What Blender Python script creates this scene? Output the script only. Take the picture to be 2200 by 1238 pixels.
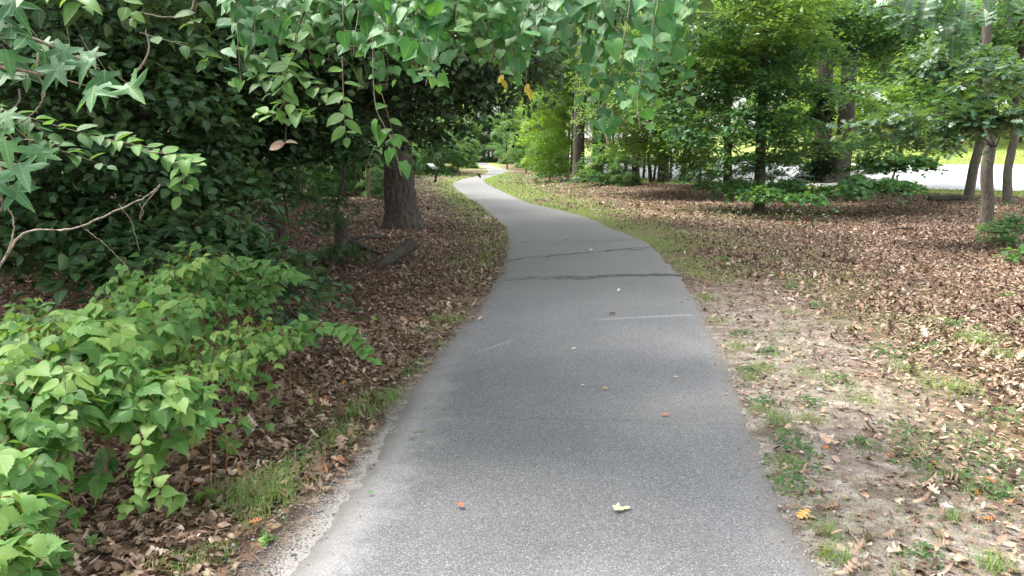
import bpy, math, random
import numpy as np
from math import radians, sin, cos, tan, pi
random.seed(5); rng = np.random.default_rng(11)
for o in list(bpy.data.objects): bpy.data.objects.remove(o)
S = bpy.context.scene; COL = S.collection
# ------------------------------------------------------------ camera
FPX = 1589.0; PITCH = radians(10.3); CH = 1.6
cd = bpy.data.cameras.new("camera"); cam = bpy.data.objects.new("camera", cd); COL.objects.link(cam)
cam.location = (0, 0, CH); cam.rotation_euler = (pi/2-PITCH, 0, 0)
cd.sensor_width = 36; cd.lens = 36*FPX/2200; cd.clip_end = 2000; cd.clip_start = .05
S.camera = cam
# ------------------------------------------------------------ sky, sun, exposure
SUN_EL, SUN_AZ = radians(60), radians(290)      # azimuth clockwise from +Y: high, from the left
W = bpy.data.worlds.new("World"); S.world = W; W.use_nodes = True
wn = W.node_tree.nodes; wl = W.node_tree.links
sky = wn.new("ShaderNodeTexSky"); sky.sky_type = 'NISHITA'; sky.sun_disc = False
sky.sun_elevation = SUN_EL; sky.sun_rotation = SUN_AZ; sky.dust_density = 3; sky.air_density = 1.0; sky.ozone_density = 1
hs = wn.new("ShaderNodeHueSaturation"); hs.inputs['Saturation'].default_value = .2
wl.new(sky.outputs[0], hs.inputs['Color']); wl.new(hs.outputs[0], wn['Background'].inputs[0])
wn['Background'].inputs[1].default_value = .15
sd = bpy.data.lights.new("sun", 'SUN'); sd.energy = 1.5; sd.angle = radians(14); sd.color = (1, .95, .86)
so = bpy.data.objects.new("sun", sd); COL.objects.link(so)
so.rotation_euler = (pi/2-SUN_EL, 0, pi-SUN_AZ)
S.view_settings.view_transform = 'Standard'; S.view_settings.look = 'None'; S.view_settings.gamma = 1
S.view_settings.exposure = 2.5
S.render.engine = 'CYCLES'; S.cycles.max_bounces = 7; S.cycles.diffuse_bounces = 4; S.cycles.transmission_bounces = 4
S.cycles.glossy_bounces = 2; S.cycles.caustics_reflective = False; S.cycles.caustics_refractive = False
# ------------------------------------------------------------ pixel <-> world
CAM = np.array([0, 0, CH])
def ray(px, py):
    u = (px-1100)/FPX; v = (619-py)/FPX
    return np.array([u, cos(PITCH)+v*sin(PITCH), -sin(PITCH)+v*cos(PITCH)])
def at(px, py, Y):
    d = ray(px, py); return CAM + d*(Y/d[1])
def flat(px, py):
    d = ray(px, py); return CAM + d*(-CH/d[2])
def ss(a, b, x):
    t = np.clip((x-a)/(b-a), 0, 1); return t*t*(3-2*t)
# ------------------------------------------------------------ value noise in numpy
_T = np.random.default_rng(3).random((256, 256))
def vnoise(x, y):
    x = np.asarray(x, float); y = np.asarray(y, float)
    xi = np.floor(x).astype(int); yi = np.floor(y).astype(int); fx = x-xi; fy = y-yi
    fx = fx*fx*(3-2*fx); fy = fy*fy*(3-2*fy)
    g = lambda a, b: _T[a % 256, b % 256]
    return (g(xi, yi)*(1-fx)+g(xi+1, yi)*fx)*(1-fy)+(g(xi, yi+1)*(1-fx)+g(xi+1, yi+1)*fx)*fy
def fbm(x, y, o=3):
    s = 0; a = .5; t = 0
    for i in range(o): s = s+a*vnoise(x*2**i+17*i, y*2**i+5*i); t += a; a *= .5
    return s/t
# ------------------------------------------------------------ path edges
LP = [(560,1300),(610,1238),(700,1130),(800,985),(860,880),(905,800),(960,735),(1020,670),(1058,620),(1083,580),(1093,540),(1094,510),(1088,486),(1060,464),(1030,438),(1000,420),(980,406),(971,396),(984,388),(1014,381),(1043,374),(1050,368),(1041,361),(1029,354),(1018,349)]
RP = [(1800,1300),(1770,1238),(1700,1130),(1650,1000),(1610,910),(1560,790),(1520,690),(1480,620),(1440,570),(1390,520),(1300,484),(1260,466),(1200,450),(1140,438),(1090,416),(1044,394),(1037,387),(1052,381),(1076,374),(1095,366),(1080,362),(1060,358),(1053,354),(1040,349)]
def edge(P):
    w = np.array([flat(*p) for p in P]); o = np.argsort(w[:, 1]); w = w[o]
    Y = np.concatenate([[-60, 1.0], w[:, 1], [230]]); X = np.concatenate([[w[0, 0]]*2, w[:, 0], [w[-1, 0]-12]])
    g = np.concatenate([np.linspace(-60, 1, 10), np.geomspace(1.3, 230, 420)]); x = np.interp(g, Y, X)
    k = np.hanning(9); k /= k.sum(); xs = np.convolve(np.pad(x, 4, mode='edge'), k, mode='valid')
    return g, xs
GL, XLs = edge(LP); GR, XRs = edge(RP)
XL = lambda y: np.interp(y, GL, XLs); XR = lambda y: np.interp(y, GR, XRs)
def pdist(x, y):
    a = XL(y); b = XR(y); return np.maximum(a-x, x-b)
# ------------------------------------------------------------ road line and terrain height
ROAD = np.array([(90, 14), (45, 21.5), (30, 25), (20, 29), (14, 34), (11, 41), (10.5, 52), (12, 70), (14, 100), (12, 230)], float)
def road_d(x, y):
    x = np.asarray(x, float); y = np.asarray(y, float); best = np.full(x.shape, 1e9); sg = np.ones(x.shape)
    for a, b in zip(ROAD[:-1], ROAD[1:]):
        d = b-a; L = d@d; t = np.clip(((x-a[0])*d[0]+(y-a[1])*d[1])/L, 0, 1)
        ex = x-(a[0]+t*d[0]); ey = y-(a[1]+t*d[1]); r = np.hypot(ex, ey)
        s = np.where(d[0]*ey-d[1]*ex < 0, 1, -1); m = r < best
        best = np.where(m, r, best); sg = np.where(m, s, sg)
    return best*sg
def hgt(x, y, fine=True):
    x = np.asarray(x, float); y = np.asarray(y, float)
    d = road_d(x, y); p = pdist(x, y)
    z = .3*ss(-10, -4.6, d)+.8*ss(-4.6, 4.6, d)+3.8*ss(4.6, 24, d)+.03*np.clip(d-24, 0, 200)
    out = ss(.0, .8, p)
    z = z+np.where(np.abs(d) < 5.5, 0, 1)*out*(.10*(fbm(x*.5, y*.5, 2)-.5)+.03*(fbm(x*3, y*3, 2)-.3))
    z = z-.012*(1-out)
    z = z+.35*ss(12, 26, -x)*fbm(x*.12+9, y*.12, 2)
    return z
def gnd(px, py):                                 # pixel -> terrain point (ray marching)
    d = ray(px, py); d = d/d[1]; Y = 1.0
    for i in range(3000):
        p = CAM+d*Y
        if p[2] <= float(hgt(p[0], p[1])): return p
        Y += max(.01, .004*Y)
    return p
# ------------------------------------------------------------ mesh building
def tag(o, label=None, cat=None, group=None, kind=None):
    if label: o['label'] = label
    if cat: o['category'] = cat
    if group: o['group'] = group
    if kind: o['kind'] = kind
    return o
def thing(name, label, cat, loc=(0, 0, 0), group=None):
    o = bpy.data.objects.new(name, None); COL.objects.link(o); o.location = [float(v) for v in loc]; o.empty_display_size = .1
    return tag(o, label, cat, group)
class MB:
    def __init__(s): s.V = []; s.F = {3: [], 4: []}; s.R = []; s.U = []; s.n = 0
    def add(s, V, faces, rnd=0.5, luv=None):
        V = np.asarray(V, float).reshape(-1, 3); k = len(V)
        for f in faces:
            f = np.asarray(f, int)
            if len(f): s.F[f.shape[1]].append(f+s.n)
        s.V.append(V); s.R.append(np.broadcast_to(np.asarray(rnd, float), (k,)).copy())
        s.U.append(np.zeros((k, 3)) if luv is None else luv); s.n += k
    def build(s, name, mat, parent=None, smooth=True, loc=None):
        V = np.concatenate(s.V)
        if parent is not None: V = V-np.array(parent.location)
        elif loc is not None: V = V-np.array(loc)
        me = bpy.data.meshes.new(name); me.vertices.add(len(V)); me.vertices.foreach_set('co', V.ravel().astype(np.float32))
        parts = [np.concatenate(s.F[k]) for k in (3, 4) if s.F[k]]
        lv = np.concatenate([p.ravel() for p in parts]); st = []; c = 0
        for p in parts:
            st.append(c+np.arange(len(p))*p.shape[1]); c += p.size
        st = np.concatenate(st)
        me.loops.add(len(lv)); me.loops.foreach_set('vertex_index', lv.astype(np.int32))
        me.polygons.add(len(st)); me.polygons.foreach_set('loop_start', st.astype(np.int32))
        me.update(calc_edges=True)
        a = me.attributes.new('rnd', 'FLOAT', 'POINT'); a.data.foreach_set('value', np.concatenate(s.R).astype(np.float32))
        U = np.concatenate(s.U)
        if np.any(U): a = me.attributes.new('luv', 'FLOAT_VECTOR', 'POINT'); a.data.foreach_set('vector', U.ravel().astype(np.float32))
        if smooth: me.polygons.foreach_set('use_smooth', np.ones(len(st), bool))
        me.materials.append(mat); o = bpy.data.objects.new(name, me); COL.objects.link(o)
        if parent is not None: o.parent = parent
        elif loc is not None: o.location = [float(v) for v in loc]
        return o
def nrm(a): return a/np.maximum(np.linalg.norm(a, axis=-1, keepdims=True), 1e-9)
# leaf templates: local x across, y from base to tip, z up; half outline mirrored
def fan_leaf(half, c=.4, fold=.25):
    h = np.array(half, float); m = h[1:-1][::-1]*[-1, 1]
    P = np.concatenate([h, m]); n = len(P); V = np.concatenate([[[0, c]], P])
    F = np.array([[0, 1+i, 1+(i+1) % n] for i in range(n)])
    return np.column_stack([V, np.abs(V[:, 0])*fold]), F
def strip_leaf(half, fold=.25):
    h = np.array(half, float); k = len(h); V = []; F = []
    for x, y in h: V += [[-x, y], [0, y], [x, y]]
    for i in range(k-1):
        a = 3*i; b = a+3; F += [[a, a+1, b+1, b], [a+1, a+2, b+2, b+1]]
    V = np.array(V, float); return np.column_stack([V, np.abs(V[:, 0])*fold]), np.array(F)
L_RHOMB = (np.array([[0, 0, 0], [.28, .45, .07], [0, 1, 0], [-.28, .45, .07]], float), np.array([[0, 1, 2], [0, 2, 3]]))
L_OVATE = strip_leaf([(.0, 0), (.2, .12), (.33, .3), (.34, .5), (.25, .72), (.12, .88), (0, 1)], .3)
L_BRAM = strip_leaf([(.0, 0), (.2, .03), (.33, .12), (.40, .25), (.385, .3), (.43, .38), (.37, .43), (.41, .51), (.32, .55), (.34, .63), (.24, .67), (.25, .75), (.14, .8), (.13, .87), (.05, .94), (0, 1.15)], .2)
L_HEART = fan_leaf([(0, .0), (.10, -.12), (.26, -.17), (.41, -.08), (.48, .1), (.45, .3), (.35, .5), (.2, .7), (.08, .86), (0, .97)], .2, .22)
def pol(a, r): return (r*sin(radians(a)), .28+r*cos(radians(a)))
L_STAR = fan_leaf([(0, .02), pol(150, .2), pol(128, .5), pol(112, .48), pol(92, .24), pol(75, .5), pol(64, .72), pol(54, .5), pol(35, .27), pol(18, .45), (0, 1.05)], .28, .18)
L_MAPLE = fan_leaf([(0, .05), pol(150, .22), pol(125, .42), pol(105, .36), pol(90, .3), pol(72, .48), pol(60, .66), pol(48, .46), pol(36, .36), pol(22, .42), pol(14, .58), (0, 1.0)], .28, .15)
L_OAK = strip_leaf([(.0, 0), (.06, .1), (.2, .2), (.22, .26), (.09, .3), (.1, .34), (.34, .44), (.36, .5), (.12, .52), (.13, .57), (.36, .7), (.34, .76), (.14, .74), (.14, .8), (.22, .9), (.14, .96), (0, 1)], .22)
L_DRY = strip_leaf([(.02, 0), (.25, .2), (.3, .5), (.2, .78), (0, 1)], .5)
def leaves(mb, T, pos, n, tip, size, rnd, curl=0., cup=0., width=1.):
    V0, F0 = T; K = len(pos); n = nrm(n); tip = nrm(tip-(tip*n).sum(1, keepdims=True)*n); b = np.cross(tip, n)
    size = np.broadcast_to(size, (K,))[:, None, None]; curl = np.broadcast_to(curl, (K,))[:, None]; cup = np.broadcast_to(cup, (K,))[:, None]
    width = np.broadcast_to(width, (K,))[:, None]
    x = V0[None, :, 0]*width; y = V0[None, :, 1]; z = V0[None, :, 2]-curl*y*y-cup*(x*x)*2
    x, y, z = np.broadcast_arrays(x, y, z)
    V = pos[:, None, :]+size*(x[..., None]*b[:, None]+y[..., None]*tip[:, None]+z[..., None]*n[:, None])
    nv = len(V0); F = (F0[None]+(np.arange(K)*nv)[:, None, None]).reshape(-1, F0.shape[1])
    U = np.zeros((K, nv, 3)); U[..., 0] = V0[:, 0]; U[..., 1] = V0[:, 1]; U[..., 2] = 1
    mb.add(V.reshape(-1, 3), [F], np.repeat(rnd, nv), U.reshape(-1, 3))
def tube(mb, pts, rad, seg=6, ridge=0., rf=9, rnd=.5, cap=False, seed=0):
    P = np.array(pts, float); R = np.broadcast_to(np.array(rad, float), (len(P),)); T = nrm(np.gradient(P, axis=0))
    ref = np.array([1., 0, 0]) if abs(T[0][0]) < .8 else np.array([0, 1., 0]); V = []
    for i in range(len(P)):
        a = nrm(np.cross(T[i], ref)); b = np.cross(T[i], a); th = np.arange(seg)/seg*2*pi
        r = R[i]*np.ones(seg)
        if ridge:
            q = vnoise(th*rf/pi*2+seed*7, np.full(seg, i*.35)+3*np.sin(th)); q2 = fbm(np.cos(th)*2+seed+50, np.sin(th)*2+i*.12+50, 2)
            r = r*(1+ridge*(np.abs(q-.5)*2-.5)+.25*ridge*(q2-.5))
        V.append(P[i]+np.outer(np.cos(th)*r, a)+np.outer(np.sin(th)*r, b)); ref = b if False else ref
    V = np.concatenate(V); k = len(P); i = np.arange(k-1)[:, None]*seg; j = np.arange(seg)[None]; j2 = (j+1) % seg
    F = np.stack([i+j, i+j2, i+seg+j2, i+seg+j], -1).reshape(-1, 4)
    Fs = [F]
    if cap:
        V = np.concatenate([V, [P[0], P[-1]]]); n = k*seg; jj = np.arange(seg); j2 = (jj+1) % seg
        Fs.append(np.stack([j2, jj, np.full(seg, n)], -1)); Fs.append(np.stack([(k-1)*seg+jj, (k-1)*seg+j2, np.full(seg, n+1)], -1))
    mb.add(V, Fs, rnd)
def smooth_line(pts, n):
    P = np.array(pts, float)
    if len(P) < 3: t = np.linspace(0, 1, n)[:, None]; return P[0]*(1-t)+P[-1]*t
    Q = np.concatenate([[2*P[0]-P[1]], P, [2*P[-1]-P[-2]]]); out = []
    for t in np.linspace(0, len(P)-1-1e-6, n):
        i = int(t); f = t-i; a, b, c, d = Q[i:i+4]
        out.append(.5*((2*b)+(-a+c)*f+(2*a-5*b+4*c-d)*f*f+(-a+3*b-3*c+d)*f**3))
    return np.array(out)
def sticks(mb, A, B, ra, rb):
    A = np.asarray(A, float); B = np.asarray(B, float); d = nrm(B-A); a = nrm(np.cross(d, np.array([.31, .52, .8]))); b = np.cross(d, a); K = len(A)
    V = []
    for p, r in ((A, ra), (B, rb)):
        for th in (0, 2.094, 4.189): V.append(p+np.asarray(r).reshape(-1, 1)*(cos(th)*a+sin(th)*b))
    V = np.stack(V, 1).reshape(-1, 3); f = np.array([[0, 1, 4, 3], [1, 2, 5, 4], [2, 0, 3, 5]])
    mb.add(V, [(f[None]+(np.arange(K)*6)[:, None, None]).reshape(-1, 4)], .5)
# ------------------------------------------------------------ materials
class NT:
    def __init__(s, name):
        s.m = bpy.data.materials.new(name); s.m.use_nodes = True; s.t = s.m.node_tree; s.N = s.t.nodes; s.L = s.t.links; s.p = s.N['Principled BSDF']; s.out = s.N['Material Output']
    def n(s, typ, **k):
        x = s.N.new("ShaderNode"+typ)
        for a, v in k.items():
            if a.startswith('i_'): x.inputs[int(a[2:])].default_value = v
            else: setattr(x, a, v)
        return x
    def l(s, a, b): s.L.new(a, b)
    def attr(s, nm, o='Fac'): return s.n('Attribute', attribute_name=nm).outputs[o]
    def math(s, op, a, b=None, c=None, clamp=False):
        x = s.n('Math', operation=op, use_clamp=clamp)
        for i, v in enumerate((a, b, c)):
            if v is None: continue
            if isinstance(v, (int, float)): x.inputs[i].default_value = v
            else: s.l(v, x.inputs[i])
        return x.outputs[0]
    def smooth(s, v, a, b, lo=0., hi=1.):
        x = s.n('MapRange', interpolation_type='SMOOTHSTEP'); s.l(v, x.inputs[0])
        for i, q in enumerate((a, b, lo, hi)): x.inputs[i+1].default_value = q
        return x.outputs[0]
    def noise(s, vec, scale, detail=3, rough=.55, out='Fac'):
        x = s.n('TexNoise'); x.inputs['Scale'].default_value = scale; x.inputs['Detail'].default_value = detail; x.inputs['Roughness'].default_value = rough
        if vec is not None: s.l(vec, x.inputs['Vector'])
        return x.outputs[out]
    def vor(s, vec, scale, out='Color', feat='F1'):
        x = s.n('TexVoronoi', feature=feat); x.inputs['Scale'].default_value = scale; s.l(vec, x.inputs['Vector']); return x.outputs[out]
    def ramp(s, f, stops, interp='LINEAR'):
        x = s.n('ValToRGB'); x.color_ramp.interpolation = interp; e = x.color_ramp.elements
        while len(e) < len(stops): e.new(.5)
        for q, (p, c) in zip(e, stops): q.position = p; q.color = (*c, 1)
        s.l(f, x.inputs[0]); return x.outputs[0]
    def mix(s, f, a, b, mode='MIX'):
        x = s.n('Mix', data_type='RGBA', blend_type=mode)
        for i, v in ((0, f), (6, a), (7, b)):
            if isinstance(v, (int, float)): x.inputs[i].default_value = v
            elif isinstance(v, tuple): x.inputs[i].default_value = (*v, 1)
            else: s.l(v, x.inputs[i])
        return x.outputs[2]
    def bump(s, h, st, dist=.01):
        x = s.n('Bump'); x.inputs['Strength'].default_value = st; x.inputs['Distance'].default_value = dist; s.l(h, x.inputs['Height']); s.l(x.outputs[0], s.p.inputs['Normal']); return x
    def base(s, c): s.l(c, s.p.inputs['Base Color'])
def leaf_mat(name, cols, rough=.42, transl=.35, spec=.4, veins=False, vary=.12, tcol=None):
    t = NT(name); r = t.attr('rnd'); k = len(cols)
    c = t.ramp(r, [(i/(k-1), q) for i, q in enumerate(cols)])
    oi = t.n('ObjectInfo').outputs['Random']
    hsv = t.n('HueSaturation'); t.l(c, hsv.inputs['Color'])
    t.l(t.math('MULTIPLY_ADD', oi, -.03, .51), hsv.inputs['Hue']); t.l(t.math('MULTIPLY_ADD', oi, vary*2, 1-vary), hsv.inputs['Value'])
    c = hsv.outputs[0]
    geo = t.n('NewGeometry')
    if veins:
        sx = t.n('SeparateXYZ'); t.l(t.attr('luv', 'Vector'), sx.inputs[0]); ax = t.math('ABSOLUTE', sx.outputs[0])
        mid = t.smooth(ax, .0, .035, 1, 0)
        ph = t.math('SUBTRACT', t.math('MULTIPLY', sx.outputs[1], 52), t.math('MULTIPLY', ax, 46))
        sd_ = t.smooth(t.math('SINE', ph), .78, 1.); v = t.math('MAXIMUM', mid, t.math('MULTIPLY', sd_, .55))
        c = t.mix(t.math('MULTIPLY', v, .35), c, (.30, .42, .16))
        t.bump(t.math('MULTIPLY', v, -1), .35, .002)
    nb = t.noise(t.n('TexCoord').outputs['Object'], 9, 2)
    c = t.mix(t.smooth(nb, .3, .75, 0, .25), c, t.mix(1., c, (.8, .95, .55), 'MULTIPLY'))
    back = t.mix(.35, c, (.22, .30, .16)); c = t.mix(geo.outputs['Backfacing'], c, back)
    t.base(c); t.p.inputs['Roughness'].default_value = rough; t.p.inputs['Specular IOR Level'].default_value = spec
    tr = t.n('BsdfTranslucent'); t.l(t.mix(1., c, tcol or (1.5, 1.6, .55), 'MULTIPLY'), tr.inputs[0])
    mx = t.n('MixShader'); mx.inputs[0].default_value = transl; t.l(t.p.outputs[0], mx.inputs[1]); t.l(tr.outputs[0], mx.inputs[2]); t.l(mx.outputs[0], t.out.inputs[0])
    return t.m
M = {}
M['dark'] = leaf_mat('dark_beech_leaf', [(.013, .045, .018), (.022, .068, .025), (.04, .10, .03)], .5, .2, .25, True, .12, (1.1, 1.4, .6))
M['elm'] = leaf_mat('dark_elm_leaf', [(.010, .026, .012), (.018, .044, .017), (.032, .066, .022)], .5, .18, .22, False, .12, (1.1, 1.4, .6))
M['far'] = leaf_mat('woodland_leaf', [(.045, .11, .022), (.075, .16, .03), (.12, .21, .04)], .45, .45, .35, False, .2)
M['layer'] = leaf_mat('understory_leaf', [(.035, .11, .04), (.055, .16, .055), (.09, .20, .055)], .42, .4, .4)
M['yellow'] = leaf_mat('yellow_green_leaf', [(.11, .20, .02), (.15, .26, .025), (.20, .30, .03)], .5, .55, .3)
M['vine'] = leaf_mat('grape_vine_leaf', [(.03, .11, .04), (.048, .165, .058), (.075, .22, .065), (.13, .29, .055)], .48, .35, .35, True)
M['gum'] = leaf_mat('sweetgum_leaf', [(.045, .14, .06), (.06, .17, .07), (.09, .21, .06)], .5, .35, .3, True)
M['beech'] = leaf_mat('beech_sprig_leaf', [(.03, .10, .03), (.06, .16, .035), (.12, .25, .05)], .5, .35, .3, True)
M['oakleaf'] = leaf_mat('oak_leaf', [(.02, .07, .035), (.035, .10, .045), (.05, .13, .045)], .38, .3, .5, True)
M['maple'] = leaf_mat('maple_leaf', [(.035, .12, .035), (.05, .16, .045), (.075, .20, .05)], .42, .35, .5)
M['bramble'] = leaf_mat('bramble_leaf', [(.045, .13, .03), (.08, .20, .05), (.14, .28, .075), (.23, .36, .10)], .5, .35, .35, True)
M['weed'] = leaf_mat('weed_leaf', [(.04, .10, .03), (.075, .155, .045), (.13, .20, .06)], .55, .3, .3)
M['grass'] = leaf_mat('grass_blade', [(.06, .15, .03), (.11, .22, .04), (.20, .27, .07), (.36, .33, .14)], .5, .35)
M['grass_far'] = leaf_mat('lawn_blade', [(.14, .22, .04), (.2, .27, .05), (.3, .3, .09)], .6, .3)
def mat_bark(name, a, b, sx=26, st=.8, moss=0.):
    t = NT(name); tc = t.n('TexCoord').outputs['Object']; mp = t.n('Mapping'); mp.inputs['Scale'].default_value = (1, 1, .16); t.l(tc, mp.inputs[0])
    f = t.noise(mp.outputs[0], sx, 5, .6); v = t.vor(mp.outputs[0], sx*1.1, 'Distance')
    h = t.math('ADD', f, t.math('MULTIPLY', v, .6))
    c = t.ramp(h, [(.42, tuple(q*.3 for q in a)), (.6, a), (.8, b)])
    g = t.noise(tc, 3, 3); c = t.mix(t.smooth(g, .5, .7, 0, .5+moss), c, (.07, .085, .05))
    t.base(c); t.p.inputs['Roughness'].default_value = .9; t.bump(h, st, .02); return t.m
M['bark'] = mat_bark('oak_bark', (.024, .018, .014), (.062, .048, .038))
M['bark_dark'] = mat_bark('dark_bark', (.02, .015, .012), (.046, .036, .028))
M['bark_grey'] = mat_bark('grey_bark', (.055, .044, .036), (.115, .098, .082), 40, .6)
M['twig'] = mat_bark('twig_bark', (.13, .09, .065), (.22, .17, .13), 60, .3)
M['vinebark'] = mat_bark('bare_vine_bark', (.17, .14, .11), (.32, .27, .22), 90, .3)
M['cane'] = mat_bark('red_cane', (.16, .06, .035), (.28, .14, .07), 60, .2)
M['greenstem'] = mat_bark('green_stem', (.14, .15, .05), (.2, .2, .08), 60, .2)
def mat_litter():
    t = NT('dry_leaf'); r = t.attr('rnd')
    c = t.ramp(r, [(0, (.04, .025, .018)), (.2, (.09, .055, .038)), (.4, (.17, .108, .074)), (.6, (.26, .175, .125)), (.8, (.38, .285, .215)), (.94, (.52, .45, .37)), (1, (.40, .15, .04))])
    n = t.noise(t.n('TexCoord').outputs['Object'], 60, 3); c = t.mix(t.smooth(n, .35, .7, 0, .4), c, (.09, .05, .033))
    t.base(c); t.p.inputs['Roughness'].default_value = .6; t.p.inputs['Specular IOR Level'].default_value = .3
    return t.m
M['litter'] = mat_litter()
def flatmat(name, stops, rough=.8, sc=20, bs=.2):
    t = NT(name); n = t.noise(t.n('TexCoord').outputs['Object'], sc, 4); t.base(t.ramp(n, stops)); t.p.inputs['Roughness'].default_value = rough; t.bump(n, bs, .01); return t.m
def mat_ground():
    t = NT('forest_floor'); tc = t.n('TexCoord').outputs['Object']; pd = t.attr('pd'); side = t.attr('side'); lawn = t.attr('lawn'); depth = t.attr('depth')
    wv = t.n('VectorMath', operation='MULTIPLY_ADD'); t.l(t.noise(tc, 14, 2, .5, 'Color'), wv.inputs[0]); wv.inputs[1].default_value = (.09,)*3; t.l(tc, wv.inputs[2])
    v = t.n('TexVoronoi'); v.inputs['Scale'].default_value = 17; t.l(wv.outputs[0], v.inputs['Vector'])
    sx = t.n('SeparateColor'); t.l(v.outputs['Color'], sx.inputs[0])
    lit = t.ramp(sx.outputs[0], [(0, (.03, .017, .011)), (.3, (.075, .042, .026)), (.55, (.14, .08, .048)), (.8, (.23, .14, .085)), (1, (.38, .27, .18))])
    edge_ = t.smooth(v.outputs['Distance'], .25, .6, 1, .45); lit = t.mix(1., lit, t.ramp(edge_, [(0, (.3, .3, .3)), (1, (1, 1, 1))]), 'MULTIPLY')
    big = t.noise(tc, .35, 3); lit = t.mix(t.smooth(big, .52, .68, 0, .35), lit, (.07, .09, .03))
    n1 = t.noise(tc, 7, 5, .7); n2 = t.noise(tc, 90, 3, .7)
    sand = t.ramp(t.math('ADD', t.math('MULTIPLY', n1, .6), t.math('MULTIPLY', n2, .4)), [(.32, (.07, .05, .04)), (.45, (.15, .12, .098)), (.56, (.29, .25, .215)), (.69, (.56, .52, .47))])
    # right of the path: sand; left: grey-brown dirt
    near = t.smooth(depth, 6.5, 10.5, 1, 0); nz = t.math('MULTIPLY_ADD', t.noise(tc, 1.6, 4, .65), 2.0, -1.0)
    pr = t.math('SUBTRACT', pd, t.math('MULTIPLY', nz, .9)); sm = t.math('MULTIPLY', t.math('MULTIPLY', t.smooth(pr, .5, 1.9, 1, 0), near), side)
    c = t.mix(sm, lit, sand)
    dirt = t.ramp(n2, [(.3, (.085, .075, .067)), (.6, (.16, .145, .13)), (.8, (.28, .26, .24))])
    ls = t.math('SUBTRACT', 1., side); dm = t.math('MULTIPLY', t.smooth(t.math('SUBTRACT', pd, t.math('MULTIPLY', nz, .22)), .0, .3, 1, 0), t.math('MULTIPLY', ls, t.smooth(depth, 2.9, 3.8, 1, .12)))
    c = t.mix(dm, c, dirt)
    fz = t.noise(tc, 110, 2, .6); cs = t.smooth(t.math('ADD', t.math('ADD', pd, t.math('MULTIPLY', nz, .08)), t.math('MULTIPLY', t.math('SUBTRACT', .5, fz), .5)), .14, .0)
    cs = t.math('MULTIPLY', t.math('MULTIPLY', cs, ls), t.smooth(depth, 4., 5.5, 1, .1)); c = t.mix(t.math('MULTIPLY', cs, .7), c, (.42, .405, .39))
    edgefar = t.math('MULTIPLY', t.smooth(t.math('SUBTRACT', pd, t.math('MULTIPLY', nz, .4)), .15, .8, 1, 0), t.smooth(depth, 9, 14, 0, .75))
    c = t.mix(edgefar, c, t.ramp(n2, [(.3, (.07, .09, .03)), (.7, (.15, .18, .05))]))
    gl = t.ramp(t.noise(tc, 2.2, 6, .75), [(.3, (.10, .16, .03)), (.5, (.20, .26, .06)), (.65, (.30, .30, .11)), (.8, (.4, .33, .17))])
    c = t.mix(lawn, c, gl)
    t.base(c); t.p.inputs['Roughness'].default_value = .9; t.p.inputs['Specular IOR Level'].default_value = .25
    t.bump(t.math('ADD', t.math('MULTIPLY', sx.outputs[1], t.math('SUBTRACT', 1., sm)), n2), .7, .025); return t.m
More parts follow.
